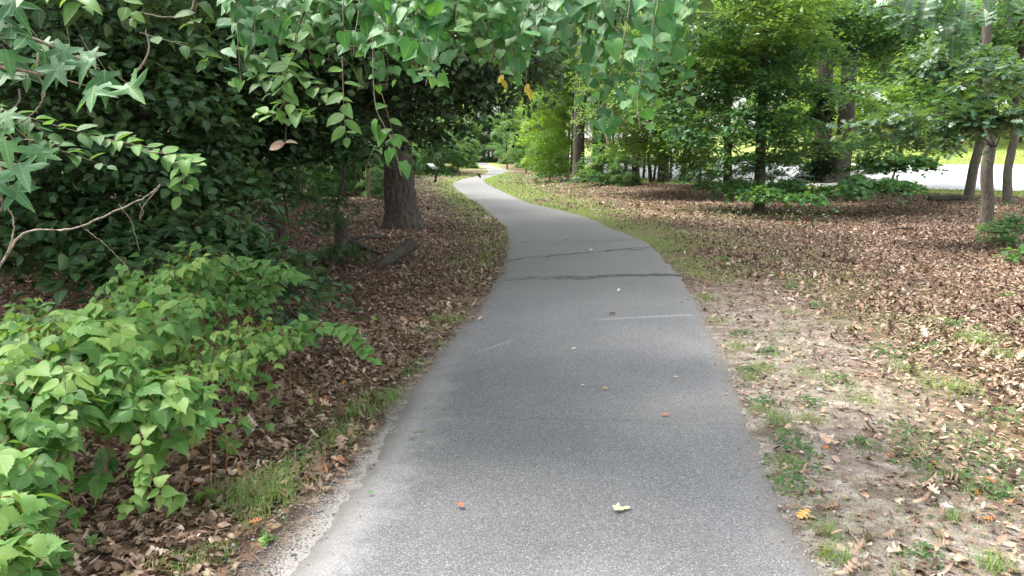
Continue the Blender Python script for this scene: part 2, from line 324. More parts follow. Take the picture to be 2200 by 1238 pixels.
def mat_path():
    t = NT('weathered_asphalt'); tc = t.n('TexCoord').outputs['Object']; pd = t.attr('pd'); side = t.attr('side'); s = t.n('SeparateXYZ'); t.l(tc, s.inputs[0]); X, Y = s.outputs[0], s.outputs[1]
    v = t.n('TexVoronoi'); v.inputs['Scale'].default_value = 240; t.l(tc, v.inputs['Vector']); sc = t.n('SeparateColor'); t.l(v.outputs['Color'], sc.inputs[0])
    agg = t.ramp(sc.outputs[0], [(0, (.075, .075, .076)), (.5, (.12, .12, .121)), (.82, (.165, .164, .163)), (.95, (.235, .232, .228)), (1, (.36, .355, .345))])
    v2 = t.vor(tc, 75, 'Distance'); agg = t.mix(t.smooth(v2, .0, .22, .2, 0), agg, (.3, .3, .29))
    big = t.noise(tc, 1.1, 5, .6); agg = t.mix(1., agg, t.ramp(big, [(.3, (.88, .88, .89)), (.7, (1.12, 1.11, 1.1))]), 'MULTIPLY')
    mid = t.noise(tc, 8, 4, .7); agg = t.mix(t.smooth(mid, .5, .8, 0, .25), agg, (.17, .168, .162))
    far = t.smooth(Y, 10, 24, 0, 1); agg = t.mix(t.math('MULTIPLY', far, .45), agg, (.165, .163, .15))
    # darker greenish tint painting the tree shade on the middle stretch
    midshade = t.math('MULTIPLY', t.smooth(Y, 6, 9.5, 0, .35), t.smooth(Y, 18, 24, 1, 0)); agg = t.mix(midshade, agg, (.10, .105, .085))
    # chalky washed-out band along the near left edge, paler crumbled edge elsewhere
    nz = t.math('MULTIPLY_ADD', t.noise(tc, 5, 6, .75), 2, -1); pe = t.math('ADD', pd, t.math('MULTIPLY', nz, .3))
    ls = t.math('SUBTRACT', 1., side); nearm = t.smooth(Y, 4.2, 6.5, 1, .12)
    ch = t.math('MULTIPLY', t.math('MULTIPLY', t.smooth(pe, -.40, -.02, 0, 1), ls), nearm)
    fine = t.noise(tc, 120, 2, .6); ch = t.math('MULTIPLY', ch, t.smooth(fine, .32, .62, .35, 1)); agg = t.mix(t.math('MULTIPLY', ch, .58), agg, (.42, .405, .395))
    cr = t.math('MULTIPLY', t.smooth(t.math('ADD', pd, t.math('MULTIPLY', nz, .3)), -.12, .06, 0, 1), side); agg = t.mix(t.math('MULTIPLY', cr, t.smooth(fine, .4, .6, .1, .9)), agg, (.26, .225, .19))
    dm = t.smooth(t.math('ADD', t.math('ADD', pd, t.math('MULTIPLY', nz, .10)), t.math('MULTIPLY', t.math('SUBTRACT', fine, .5), .45)), -.13, -.01)
    agg = t.mix(t.math('MULTIPLY', dm, .85), agg, t.ramp(fine, [(.3, (.09, .08, .07)), (.7, (.19, .17, .15))]))
    # root-heave cracks
    cm = None
    wob = t.math('MULTIPLY_ADD', t.noise(tc, 1.7, 4, .6), 2, -1); wob2 = t.math('MULTIPLY_ADD', t.noise(tc, 14, 4, .8), 2, -1)
    for (p, q, w, k) in CRACKS:
        b = (q[1]-p[1])/(q[0]-p[0]); a = p[1]-b*p[0]
        ln = t.math('SUBTRACT', Y, t.math('MULTIPLY_ADD', X, b, a)); ln = t.math('SUBTRACT', ln, t.math('MULTIPLY', wob, .22)); ln = t.math('ABSOLUTE', t.math('SUBTRACT', ln, t.math('MULTIPLY', wob2, .10)))
        m = t.math('MULTIPLY', t.math('MULTIPLY', t.smooth(ln, w*.4, w, 1, 0), t.smooth(t.noise(tc, 3.3, 2), .36, .5, .35, 1)), k)
        cm = m if cm is None else t.math('MAXIMUM', cm, m)
    agg = t.mix(cm, agg, (.018, .018, .018))
    # pale chain-like scuff marks pressed across the path
    for (p, q, w, k, x0, x1) in SCUFFS:
        b = (q[1]-p[1])/(q[0]-p[0]); a = p[1]-b*p[0]; ln = t.math('ABSOLUTE', t.math('SUBTRACT', Y, t.math('MULTIPLY_ADD', X, b, a)))
        wv = t.math('SINE', t.math('ADD', t.math('MULTIPLY', X, 110), t.math('MULTIPLY', Y, 70)))
        m = t.math('MULTIPLY', t.smooth(ln, w*.5, w, 1, 0), t.smooth(wv, .0, .6)); m = t.math('MULTIPLY', m, t.math('MULTIPLY', t.smooth(X, x0, x0+.3), t.smooth(X, x1-.1, x1, 1, 0)))
        agg = t.mix(t.math('MULTIPLY', t.math('MULTIPLY', m, t.smooth(fine, .35, .55)), k), agg, (.5, .49, .46))
    agg = t.mix(1., agg, (1.0, 1.01, 1.05), 'MULTIPLY'); t.base(agg); t.p.inputs['Roughness'].default_value = .8; t.p.inputs['Specular IOR Level'].default_value = .35
    h = t.math('SUBTRACT', t.math('ADD', sc.outputs[1], t.math('MULTIPLY', t.noise(tc, 200, 2), .8)), t.math('MULTIPLY', cm, 3)); t.bump(h, .55, .006); return t.m
def w2(px, py): p = flat(px, py); return (float(p[0]), float(p[1]))
CRACKS = [(w2(1150, 556), w2(1330, 545), .045, .9), (w2(1090, 610), w2(1350, 601), .04, .8), (w2(1092, 566), w2(1400, 536), .07, .95), (w2(1070, 606), w2(1460, 596), .06, .9), (w2(1100, 524), w2(1380, 515), .05, .45), (w2(1100, 535), w2(1200, 528), .04, .5), (w2(900, 900), w2(1600, 915), .012, .3)]
SCUFFS = [(w2(1260, 692), w2(1500, 679), .05, .6, w2(1250, 690)[0], w2(1500, 679)[0]), (w2(1000, 770), w2(1115, 731), .05, .45, w2(990, 770)[0], w2(1115, 731)[0])]
M['ground'] = mat_ground(); M['path'] = mat_path()
t = NT('road_asphalt'); n_ = t.noise(t.n('TexCoord').outputs['Object'], 3, 6, .7); t.base(t.ramp(n_, [(.3, (.30, .30, .31)), (.7, (.40, .395, .39))])); t.p.inputs['Roughness'].default_value = .85; M['road'] = t.m
# ------------------------------------------------------------ ground sheet
def steps(*segs):
    out = [segs[0][0]]
    for a, b, s in segs: out += list(np.linspace(a, b, max(2, int(round((b-a)/s))+1))[1:])
    return np.array(out)
gx = steps((-400, -80, 40), (-80, -30, 2.5), (-30, -9, .6), (-9, 9, .09), (9, 34, .5), (34, 90, 2.5), (90, 420, 40))
gy = steps((-80, -4, 6), (-4, 1.6, .5), (1.6, 10, .09), (10, 30, .25), (30, 90, 1), (90, 460, 12))
XX, YY = np.meshgrid(gx, gy); ZZ = hgt(XX, YY)
mb = MB(); nx, ny = len(gx), len(gy)
i = np.arange(ny-1)[:, None]*nx; j = np.arange(nx-1)[None]
mb.add(np.stack([XX, YY, ZZ], -1), [np.stack([i+j, i+j+1, i+nx+j+1, i+nx+j], -1).reshape(-1, 4)])
g = mb.build('ground', M['ground']); tag(g, 'brown leaf-strewn forest floor around the paved path', kind='structure')
def fattr(o, nm, val): a = o.data.attributes.new(nm, 'FLOAT', 'POINT'); a.data.foreach_set('value', np.asarray(val, np.float32).ravel())
fattr(g, 'pd', pdist(XX, YY)); fattr(g, 'side', (XX > (XL(YY)+XR(YY))/2).astype(float)); fattr(g, 'depth', YY)
RD = road_d(XX, YY); lw = np.clip(ss(-6.6, -5.6, RD)+0, 0, 1)*np.where(RD > 26, 1-ss(24, 28, RD), 1)
glade = np.exp(-(((XX+5.5)/3.5)**2+((YY-112)/28)**2)); fattr(g, 'lawn', np.clip(np.maximum(lw, glade*1.6), 0, 1))
# path
Ys = np.concatenate([np.linspace(-20, 1.2, 12), np.geomspace(1.3, 150, 900)]); U = np.linspace(0, 1, 25)
xl = XL(Ys)-.03*(fbm(Ys*3, Ys*0+2, 4)-.5)*3-.035*(fbm(Ys*17, Ys*0+5, 3)-.5)*2; xr = XR(Ys)+.03*(fbm(Ys*3, Ys*0+9, 4)-.5)*3+.04*(fbm(Ys*17, Ys*0+15, 3)-.5)*2
PX = xl[:, None]*(1-U)+xr[:, None]*U; PY = np.repeat(Ys[:, None], len(U), 1)
PZ = hgt(PX, PY)*0+.018+.012*(fbm(PX*1.2, PY*1.2, 2)-.5)
for (p, q, w, k) in CRACKS[2:4]:                   # the surface is heaved a little along the two big cracks
    b = (q[1]-p[1])/(q[0]-p[0]); a = p[1]-b*p[0]; PZ += .028*np.exp(-((PY-a-b*PX)/.35)**2)
PZ[:, 0] -= .03; PZ[:, -1] -= .03; PZ[:, 1] -= .008; PZ[:, -2] -= .008
mb = MB(); nx = len(U); ny = len(Ys); i = np.arange(ny-1)[:, None]*nx; j = np.arange(nx-1)[None]
mb.add(np.stack([PX, PY, PZ], -1), [np.stack([i+j, i+j+1, i+nx+j+1, i+nx+j], -1).reshape(-1, 4)])
p_ = mb.build('path', M['path']); tag(p_, 'winding grey asphalt footpath', kind='structure')
fattr(p_, 'pd', pdist(PX, PY)); fattr(p_, 'side', PX > (XL(PY)+XR(PY))/2)
# road
cum = np.concatenate([[0], np.cumsum(np.hypot(*np.diff(ROAD, axis=0).T))]); rl = smooth_line(np.column_stack([ROAD, ROAD[:, 0]*0]), 160)[:, :2]
nr = nrm(np.gradient(rl, axis=0)); nr = np.column_stack([nr[:, 1], -nr[:, 0]]); offs = np.linspace(-4.3, 4.3, 12)
RX = rl[:, 0:1]+nr[:, 0:1]*offs; RY = rl[:, 1:2]+nr[:, 1:2]*offs; RZ = hgt(RX, RY)+.03
mb = MB(); nx = len(offs); ny = len(rl); i = np.arange(ny-1)[:, None]*nx; j = np.arange(nx-1)[None]
mb.add(np.stack([RX, RY, RZ], -1), [np.stack([i+j, i+j+1, i+nx+j+1, i+nx+j], -1).reshape(-1, 4)])
tag(mb.build('road', M['road']), 'pale sunlit road behind the trees', kind='structure')
# ------------------------------------------------------------ fallen leaves, twigs (stuff)
def litter_w(x, y):
    p = pdist(x, y); side = x > (XL(y)+XR(y))/2; nz = fbm(x*1.3, y*1.3, 3)
    w = np.where(side, np.where(y < 9.5, .14+.86*ss(.3, 2.6, p+(nz-.5)*2.2), ss(.1, 1.3, p+(nz-.5)*1.2)), np.where(y < 3.3, ss(.12, .5, p+(nz-.5)*.5), ss(.0, .15, p+(nz-.5)*.25)))
    w = np.where(p < .02, 0, w); w = w*np.where(road_d(x, y) > -6.2, 0, 1); return w
def scatter(n, x0, x1, y0, y1, wf, r):
    x = r.uniform(x0, x1, n); y = r.uniform(y0, y1, n); k = r.random(n) < wf(x, y); return x[k], y[k]
def frus(x, y, m=1.0): return np.abs(x) < .72*y+m
mb = MB()
for (n, x0, x1, y0, y1, s0, s1) in ((130000, -6.5, 8, 1.7, 8, .010, .066), (200000, -14, 16, 8, 18, .018, .062), (100000, -28, 26, 18, 34, .04, .09), (40000, -40, 20, 34, 62, .06, .13)):
    x, y = scatter(n, x0, x1, y0, y1, litter_w, rng); k = frus(x, y); x, y = x[k], y[k]; K = len(x)
    z = hgt(x, y)+rng.uniform(.003, .022, K)*(1+s1*3)
    nn = np.column_stack([rng.normal(0, .27, K), rng.normal(0, .27, K), np.ones(K)]); th = rng.uniform(0, 2*pi, K)
    tip = np.column_stack([np.cos(th), np.sin(th), rng.normal(0, .2, K)]); r = np.clip(rng.normal(.46, .27, K)+(fbm(x*.8, y*.8, 2)-.5)*.5, 0, .97); r = np.where(rng.random(K) < .006, 1., r)
    sandy = (x > XR(y)) & (y < 9.5); r = np.where((y < 8) & (r < 1), np.clip(r+.09, 0, .97), r); nn[sandy, :2] *= .6  # near leaves coloured paler to offset the shade they lie in
    T = L_DRY if s0 >= .04 else None; sz = s0+(s1-s0)*rng.beta(1.6, 2.4, K); pos = np.column_stack([x, y, z])
    if T is None:
        h = rng.random(K) < .3
        leaves(mb, L_OAK, pos[h], nn[h], tip[h], sz[h]*1.4, r[h], rng.normal(0, .5, h.sum()), rng.normal(.3, .7, h.sum()), 1.1)
        leaves(mb, L_DRY, pos[~h], nn[~h], tip[~h], sz[~h]*1.15, r[~h], rng.normal(0, .45, (~h).sum()), rng.normal(.2, .6, (~h).sum()), rng.uniform(.45, 1.05, (~h).sum()))
    else: leaves(mb, T, pos, nn, tip, sz, r, rng.normal(0, .4, K), 0, rng.uniform(.7, 1.5, K))
tag(mb.build('leaf_litter', M['litter'], smooth=False), 'carpet of dry brown fallen leaves beside the path', 'leaf litter', kind='stuff')
mb = MB()
def tw_w(x, y): return np.where(pdist(x, y) > .05, .9, .02)*np.where(y < 9, 1, .4)
x, y = scatter(60000, -6, 8, 1.7, 13, tw_w, rng); k = frus(x, y); x, y = x[k], y[k]; K = len(x); th = rng.uniform(0, 2*pi, K); L = rng.gamma(2, .022, K)+.012
A = np.column_stack([x, y, hgt(x, y)+rng.uniform(.004, .03, K)]); B = A+np.column_stack([np.cos(th)*L, np.sin(th)*L, rng.normal(0, .008, K)])
w = rng.uniform(.0005, .0014, K); sticks(mb, A, B, w, w*.6)
M['straw'] = flatmat('dry_twig', [(.3, (.10, .065, .04)), (.5, (.28, .2, .13)), (.7, (.45, .36, .26))], .8, 1.5, 0)
tag(mb.build('twig_debris', M['straw']), 'fine dry twigs and straw strewn over the path margins', 'twigs', kind='stuff')
mb = MB()
n = 9000; y = 1.8*np.exp(rng.uniform(0, 1.9, n)); sd_ = rng.random(n) < .5; off = rng.normal(.06, .09, n)+np.where(sd_ & (y < 4), rng.uniform(0, .25, n), 0)+np.where(~sd_, rng.gamma(1, .35, n)*(rng.random(n) < .4), 0)
x = np.where(sd_, XL(y)-off, XR(y)+off); z = np.where(off < 0, .022, hgt(x, y)+.004); r_ = rng.gamma(2, .0014, n)+.0012; P_ = np.column_stack([x, y, z])
oc = np.array([[1, 0, 0], [-1, 0, 0], [0, 1, 0], [0, -1, 0], [0, 0, .8], [0, 0, -.6]]); V = P_[:, None]+r_[:, None, None]*(oc[None]+rng.normal(0, .25, (n, 6, 3)))
fc = np.array([[0, 2, 4], [2, 1, 4], [1, 3, 4], [3, 0, 4], [2, 0, 5], [1, 2, 5], [3, 1, 5], [0, 3, 5]]); mb.add(V.reshape(-1, 3), [(fc[None]+(np.arange(n)*6)[:, None, None]).reshape(-1, 3)])
M['grit'] = flatmat('asphalt_grit', [(.3, (.10, .095, .09)), (.55, (.26, .25, .235)), (.75, (.5, .47, .43))], .9, 2, 0)
tag(mb.build('gravel', M['grit'], smooth=False), 'loose grit and crumbs of asphalt along the path edges', 'gravel', kind='stuff')
# ------------------------------------------------------------ grass and weeds
def blades(mb, x, y, L, w, lean, r):
    K = len(x); z = hgt(x, y); a = rng.uniform(0, 2*pi, K); d = np.column_stack([np.cos(a), np.sin(a), 0*a]); side = np.column_stack([-np.sin(a), np.cos(a), 0*a]); b = np.column_stack([x, y, z-.004]); up = np.array([0, 0, 1.])
    L = L[:, None]; lean = lean[:, None]; w = np.asarray(w).reshape(-1, 1)*np.ones((K, 1))
    p1 = b+up*L*.55+d*lean*L*.25; p2 = b+up*L*(.9-lean*.3)+d*lean*L*.9
    V = np.stack([b-side*w, b+side*w, p1-side*w*.8, p1+side*w*.8, p2], 1).reshape(-1, 3); o = (np.arange(K)*5)[:, None]
    mb.add(V, [o+np.array([0, 1, 3, 2]), o+np.array([2, 3, 4])], np.repeat(r, 5))
mb = MB(); TUFTS = [(520,1090,.14,.16,90),(560,1070,.16,.16,120),(600,1050,.12,.14,80),(640,1010,.1,.12,60),(545,1110,.1,.1,50),(500,1070,.08,.14,40),(700,960,.1,.1,70),(735,940,.12,.13,90),(775,890,.14,.13,120),(815,860,.12,.12,110),(845,850,.08,.1,60),(870,800,.1,.1,70),(900,780,.1,.08,60),(930,710,.13,.1,90),(960,690,.15,.14,120),(985,670,.12,.09,80),(1000,650,.15,.1,70),(940,740,.1,.08,60),(1520,640,.12,.12,80),(1540,690,.1,.09,60),(1585,745,.1,.1,70),(1610,810,.08,.07,60),(1640,880,.1,.09,60),(1672,905,.1,.12,80),(1690,990,.08,.06,50),(1780,1145,.06,.14,40),(1775,1190,.05,.1,30),(1810,1200,.05,.1,30),(1950,800,.12,.12,80),(2100,745,.16,.18,150),(2060,840,.14,.14,90),(2150,780,.14,.14,90),(1850,860,.12,.1,60),(1960,970,.12,.12,70),(2040,1020,.12,.1,60),(1740,900,.1,.09,60),(2130,1215,.06,.12,60),(2050,1110,.04,.1,30),(1640,790,.1,.09,60),(1730,800,.12,.08,60),(2000,830,.15,.12,80),(1900,690,.14,.08,60),(1840,720,.14,.07,60),(1700,680,.14,.1,60),(2020,700,.2,.1,90),(370,1225,.1,.08,60),(420,1215,.1,.08,60),(480,1190,.06,.06,30)]
for (px, py, R, Lh, n) in TUFTS:
    c = flat(px, py); n = int(n*1.9); x = c[0]+rng.normal(0, R*.55, n); y = c[1]+rng.normal(0, R*.6, n)
    blades(mb, x, y, Lh*rng.uniform(.2, 1.05, n), .0015, rng.uniform(.1, 1.7, n), np.clip(rng.normal(.42, .27, n)+rng.uniform(-.15, .2), 0, 1))
def gr_w(x, y):
    p = pdist(x, y); s = x > (XL(y)+XR(y))/2; nz = fbm(x*1.1+40, y*1.1, 3)
    a = np.where(s, ss(.0, .15, p)*ss(2.4, .4, p), ss(.1, .25, p)*ss(1.3, .35, p)*np.where(y < 4, .4, 1))*1.4; a2 = np.where(y < 9, .6, .25)*ss(4.2, 1.2, p)*s
    return np.where(p > 0, np.clip((a*.9+a2)*np.where(y < 9, ss(.38, .6, nz), ss(.26, .5, nz))+.03*(p < 4), 0, 1), 0)
for (n, x0, x1, y0, y1, L0, L1, w) in ((90000, -5, 7, 2, 9, .015, .07, .0011), (130000, -7, 10, 9, 22, .03, .10, .003), (110000, -10, 9, 22, 60, .06, .14, .009)):
    x, y = scatter(n, x0, x1, y0, y1, gr_w, rng); K = len(x)
    blades(mb, x, y, rng.uniform(L0, L1, K), w, rng.uniform(.2, 1.8, K), np.clip(rng.normal(.5, .25, K), 0, 1))
tag(mb.build('grass', M['grass']), 'thin tufts of green and straw-coloured grass along both path edges', 'grass', kind='stuff')
mb = MB()
def lawn_w(x, y): d = road_d(x, y); return np.where(((d > 4.4) & (d < 22)) | ((d > -5.9) & (d < -4.4)), 1, 0)*frus(x, y)
x, y = scatter(120000, 4, 45, 14, 60, lawn_w, rng); K = len(x); blades(mb, x, y, rng.uniform(.06, .2, K), .012, rng.uniform(.2, 1.2, K), np.clip(rng.normal(.5, .3, K)+(fbm(x*.5, y*.5)-.5), 0, 1))
tag(mb.build('lawn_grass', M['grass_far']), 'rough sunlit lawn on the bank beyond the road', 'grass', kind='stuff')
mb = MB(); WE = [(1710,1010,.13),(1700,1050,.1),(1720,970,.1),(1690,940,.08),(1610,800,.08),(1640,870,.1),(1650,760,.08),(2050,700,.2),(2100,960,.16),(2140,1000,.16),(1950,940,.14),(1900,760,.18),(2080,1040,.12),(1980,1010,.12),(1740,870,.1),(1800,820,.12),(1980,1200,.07),(2140,1060,.1),(1850,960,.08),(2170,900,.14),(2000,750,.15),(650,980,.08),(610,1020,.08),(735,900,.08),(570,1165,.03),(930,690,.1),(700,560,.2),(1700,620,.12),(1760,660,.1),(1590,720,.08),(2190,700,.12),(1550,560,.2),(2170,640,.1)]
for (px, py, R) in WE:
    c = gnd(px, py); n = int(1000*R); x = c[0]+rng.normal(0, R*.6, n); y = c[1]+rng.normal(0, R*.7, n); q = np.exp(-((x-c[0])**2+(y-c[1])**2)/(R*R)); z = hgt(x, y)+rng.uniform(.0, .06, n)*q
    th = rng.uniform(0, 2*pi, n); leaves(mb, L_OVATE, np.column_stack([x, y, z]), np.column_stack([rng.normal(0, .4, n), rng.normal(-.2, .4, n), np.ones(n)]), np.column_stack([np.cos(th), np.sin(th), 0*th]), rng.uniform(.012, .024, n)*(1+c[1]*.05), np.clip(rng.normal(.4, .25, n), 0, 1))
def wd_w(x, y): p = pdist(x, y); s = x > (XL(y)+XR(y))/2; return np.where(p > .05, 1, 0)*ss(.54, .7, fbm(x*1.7+3, y*1.7+8, 3))*np.where(s, ss(6, 2, p), .25*ss(3, .5, p))
x, y = scatter(26000, -5, 9, 2, 12, wd_w, rng); n = len(x); th = rng.uniform(0, 2*pi, n)
leaves(mb, L_OVATE, np.column_stack([x, y, hgt(x, y)+rng.uniform(.004, .035, n)]), np.column_stack([rng.normal(0, .4, n), rng.normal(-.2, .4, n), np.ones(n)]), np.column_stack([np.cos(th), np.sin(th), 0*th]), rng.uniform(.01, .024, n), np.clip(rng.normal(.5, .25, n), 0, 1))
# low ground plants in the woods on both sides
for (n, x0, x1, y0, y1, sz) in ((9000, -16, -1.5, 13, 34, .05), (5000, 2, 16, 16, 30, .05), (9000, -30, 8, 34, 60, .1)):
    x, y = scatter(n, x0, x1, y0, y1, lambda x, y: (pdist(x, y) > .6)*ss(.5, .66, fbm(x*.35, y*.35, 3))*(road_d(x, y) < -6), rng); n = len(x); th = rng.uniform(0, 2*pi, n)
    leaves(mb, L_RHOMB, np.column_stack([x, y, hgt(x, y)+rng.uniform(.02, .28, n)]), np.column_stack([rng.normal(0, .4, n), rng.normal(-.3, .4, n), np.ones(n)]), np.column_stack([np.cos(th), np.sin(th), 0*th]), rng.uniform(.7, 1.5, n)*sz, np.clip(rng.normal(.5, .25, n), 0, 1), 0, 0, 1.5)
tag(mb.build('ground_cover', M['weed']), 'low leafy weeds creeping over soil and fallen leaves', 'weeds', kind='stuff')
# ------------------------------------------------------------ foliage machinery
def E(px, py, Y, rx, ry, rz): c = at(px, py, Y); return (c[0], c[1], c[2], rx, ry, rz)
def foliage(parent, ells, nclump, per, T, size, mat, limbs=None, spread=.45, thick=.05, droop=.35, tilt=.3, jit=.35, r=None, twig=.006, hang=.25, name='crown', origin=None, inner=.55, lr=1., lz=.3):
    r = r or rng; E_ = np.array(ells, float); w = (E_[:, 3]*E_[:, 4]*E_[:, 5])**(2/3); w /= w.sum(); idx = r.choice(len(E_), nclump, p=w)
    u = nrm(r.normal(size=(nclump, 3))); rad = r.uniform(inner**3, 1, nclump)**(1/3); off = u*rad[:, None]*E_[idx, 3:6]; C = E_[idx, :3]+off
    C[:, 2] = np.maximum(C[:, 2], hgt(C[:, 0], C[:, 1])+.15)
    cn = nrm(np.array([0, 0, 1.])+tilt*u*np.array([1, 1, .3])+r.normal(0, .12, (nclump, 3)))
    ax = nrm(np.cross(cn, nrm(r.normal(size=(nclump, 3))))); ay = np.cross(cn, ax)
    K = nclump*per; ci = np.repeat(np.arange(nclump), per); sp = spread*r.uniform(.6, 1.25, nclump)[ci]
    q = r.normal(0, .5, (K, 2)); rr = np.hypot(q[:, 0], q[:, 1]); q *= (np.minimum(rr, 1.15)/np.maximum(rr, 1e-6))[:, None]; rr = np.minimum(rr, 1.15)
    P = C[ci]+sp[:, None]*(q[:, :1]*ax[ci]+q[:, 1:]*ay[ci])+cn[ci]*(-droop*sp*rr**2+r.normal(0, thick, K))[:, None]
    n = cn[ci]+r.normal(0, jit, (K, 3)); tip = q[:, :1]*ax[ci]+q[:, 1:]*ay[ci]+r.normal(0, .5, (K, 3))-np.array([0, 0, hang])
    rn = np.clip(r.normal(.45, .2, nclump)[ci]+r.normal(0, .16, K), 0, 1)
    mb = MB(); leaves(mb, T, P, n, tip, size*r.uniform(.7, 1.25, K), rn, r.normal(.1, .15, K)); crown = mb.build(name, mat, parent, smooth=False)
    if limbs is not None:
        o = np.array(origin if origin is not None else parent.location, float)
        cen = E_[:, :3].copy(); S_ = []
        for c in cen:
            z = c[2]-.35*abs(np.hypot(c[0]-o[0], c[1]-o[1])); z = max(z, o[2]+lz); s = np.array([o[0], o[1], z]); mid = (s+c)/2+np.array([0, 0, .12*min(1, lr)*np.linalg.norm(c-s)]); L = smooth_line([s, mid, c], 7); tube(limbs, L, np.linspace((.012+.009*np.linalg.norm(c-s))*lr, .010*lr, 7), 5)
        k = len(C); j = r.integers(0, 3, k); A = cen[idx]*.75+.25*C; sticks(limbs, A, C, np.full(k, twig*1.4), np.full(k, twig*.5))
        for q_ in range(2):
            d = np.stack([C, C+spread*.7*nrm(r.normal(size=C.shape)*[1, 1, .25])]); sticks(limbs, d[0], d[1], np.full(k, twig*.7), np.full(k, twig*.3))
    return crown
def trunk_px(parent, pts, Y, widths, mat, seg=20, rings=50, ridge=.08, top=None, flare=0., name='trunk', seed=1):
    P = [at(px, py, Y) for px, py in pts]; R = [w/2*Y/FPX for w in widths]; P[0][2] = float(hgt(P[0][0], P[0][1]))-.05
    if top:
        d = P[-1]-P[-2]; d = d/max(d[2], .01); P.append(P[-1]+d*(top-P[-1][2])*.55+np.array([0, 0, (top-P[-1][2])*.45])); P[-1][2] = top; R.append(R[-1]*.45)
    L = smooth_line(P, rings); zz = np.array([p[2] for p in P]); r = np.interp(L[:, 2], zz, R); h = L[:, 2]-P[0][2]; r = r*(1+flare*np.exp(-h/.28)+.35*flare*np.exp(-h/.9))
    mb = MB(); tube(mb, L, r, seg, ridge, seed=seed); return mb.build(name, mat, parent), L, r
def copy_tree(o, parent=None):
    c = o.copy(); COL.objects.link(c); c.parent = parent
    for ch in list(o.children): copy_tree(ch, c)
    return c
# ============================================================ trees placed by hand
def tree(name, label, cat, basepx, widths_pts, Y=None, mat='bark', top=None, flare=0., ridge=.08, seg=18, crown=None, group=None, seed=1, extra=None):
    b = gnd(*basepx) if Y is None else at(*basepx, Y); Y = b[1]; root = thing(name, label, cat, (b[0], b[1], float(hgt(b[0], b[1]))), group)
    pts = [basepx]+[p[:2] for p in widths_pts[1:]] if Y is not None else None
    ws = [p[2]*.8 for p in widths_pts]
    o, L, r = trunk_px(root, pts, Y, ws, M[mat], seg, 60, ridge, top, flare, seed=seed)
    if crown:
        lm = MB()
        for k in crown: foliage(root, limbs=lm, **dict(dict(lr=.3 if ('sapling' in name or 'shrub' in name) else .35, lz=.2 if ('sapling' in name or 'shrub' in name) else 1.7), **k))
        lm.build('limbs', M['bark_dark'], root)
    return root
# --- left of the path
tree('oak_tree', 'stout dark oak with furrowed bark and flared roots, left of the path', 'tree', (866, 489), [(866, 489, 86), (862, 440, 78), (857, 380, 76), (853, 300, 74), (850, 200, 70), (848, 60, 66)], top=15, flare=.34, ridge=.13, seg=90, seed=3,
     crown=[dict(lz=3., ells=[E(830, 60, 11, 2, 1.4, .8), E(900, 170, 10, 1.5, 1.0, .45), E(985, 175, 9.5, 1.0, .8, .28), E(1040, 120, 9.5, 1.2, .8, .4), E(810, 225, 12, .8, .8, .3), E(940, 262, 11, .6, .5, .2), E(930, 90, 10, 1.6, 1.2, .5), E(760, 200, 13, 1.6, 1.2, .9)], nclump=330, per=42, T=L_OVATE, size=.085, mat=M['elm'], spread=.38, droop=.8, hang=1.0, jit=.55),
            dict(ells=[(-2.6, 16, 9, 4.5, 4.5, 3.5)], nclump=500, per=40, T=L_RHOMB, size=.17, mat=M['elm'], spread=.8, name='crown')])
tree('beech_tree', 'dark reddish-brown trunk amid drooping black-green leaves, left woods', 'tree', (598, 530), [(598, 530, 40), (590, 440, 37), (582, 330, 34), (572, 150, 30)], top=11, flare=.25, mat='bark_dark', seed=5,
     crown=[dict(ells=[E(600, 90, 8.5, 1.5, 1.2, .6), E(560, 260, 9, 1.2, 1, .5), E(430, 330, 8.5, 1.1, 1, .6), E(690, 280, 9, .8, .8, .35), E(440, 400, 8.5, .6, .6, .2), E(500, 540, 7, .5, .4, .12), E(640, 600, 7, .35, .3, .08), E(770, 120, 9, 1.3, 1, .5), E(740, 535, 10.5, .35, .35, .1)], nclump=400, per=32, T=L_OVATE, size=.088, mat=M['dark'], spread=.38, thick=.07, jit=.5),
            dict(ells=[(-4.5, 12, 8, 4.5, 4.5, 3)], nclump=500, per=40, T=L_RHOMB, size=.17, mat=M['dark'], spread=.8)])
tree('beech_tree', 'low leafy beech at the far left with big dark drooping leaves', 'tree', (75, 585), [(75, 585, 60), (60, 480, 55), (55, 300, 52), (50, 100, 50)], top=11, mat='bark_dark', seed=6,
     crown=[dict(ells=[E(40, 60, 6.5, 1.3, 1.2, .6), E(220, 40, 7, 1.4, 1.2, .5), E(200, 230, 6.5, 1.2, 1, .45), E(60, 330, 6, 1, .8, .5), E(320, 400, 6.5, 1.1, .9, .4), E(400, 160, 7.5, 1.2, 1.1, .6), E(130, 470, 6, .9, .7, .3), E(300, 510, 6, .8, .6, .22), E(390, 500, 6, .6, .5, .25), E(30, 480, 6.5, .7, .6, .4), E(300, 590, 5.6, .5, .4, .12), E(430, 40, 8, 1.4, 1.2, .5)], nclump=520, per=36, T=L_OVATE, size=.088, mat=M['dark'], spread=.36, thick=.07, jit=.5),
            dict(ells=[(-6.5, 8, 7, 4, 4, 2.5)], nclump=450, per=40, T=L_RHOMB, size=.17, mat=M['dark'], spread=.8)])
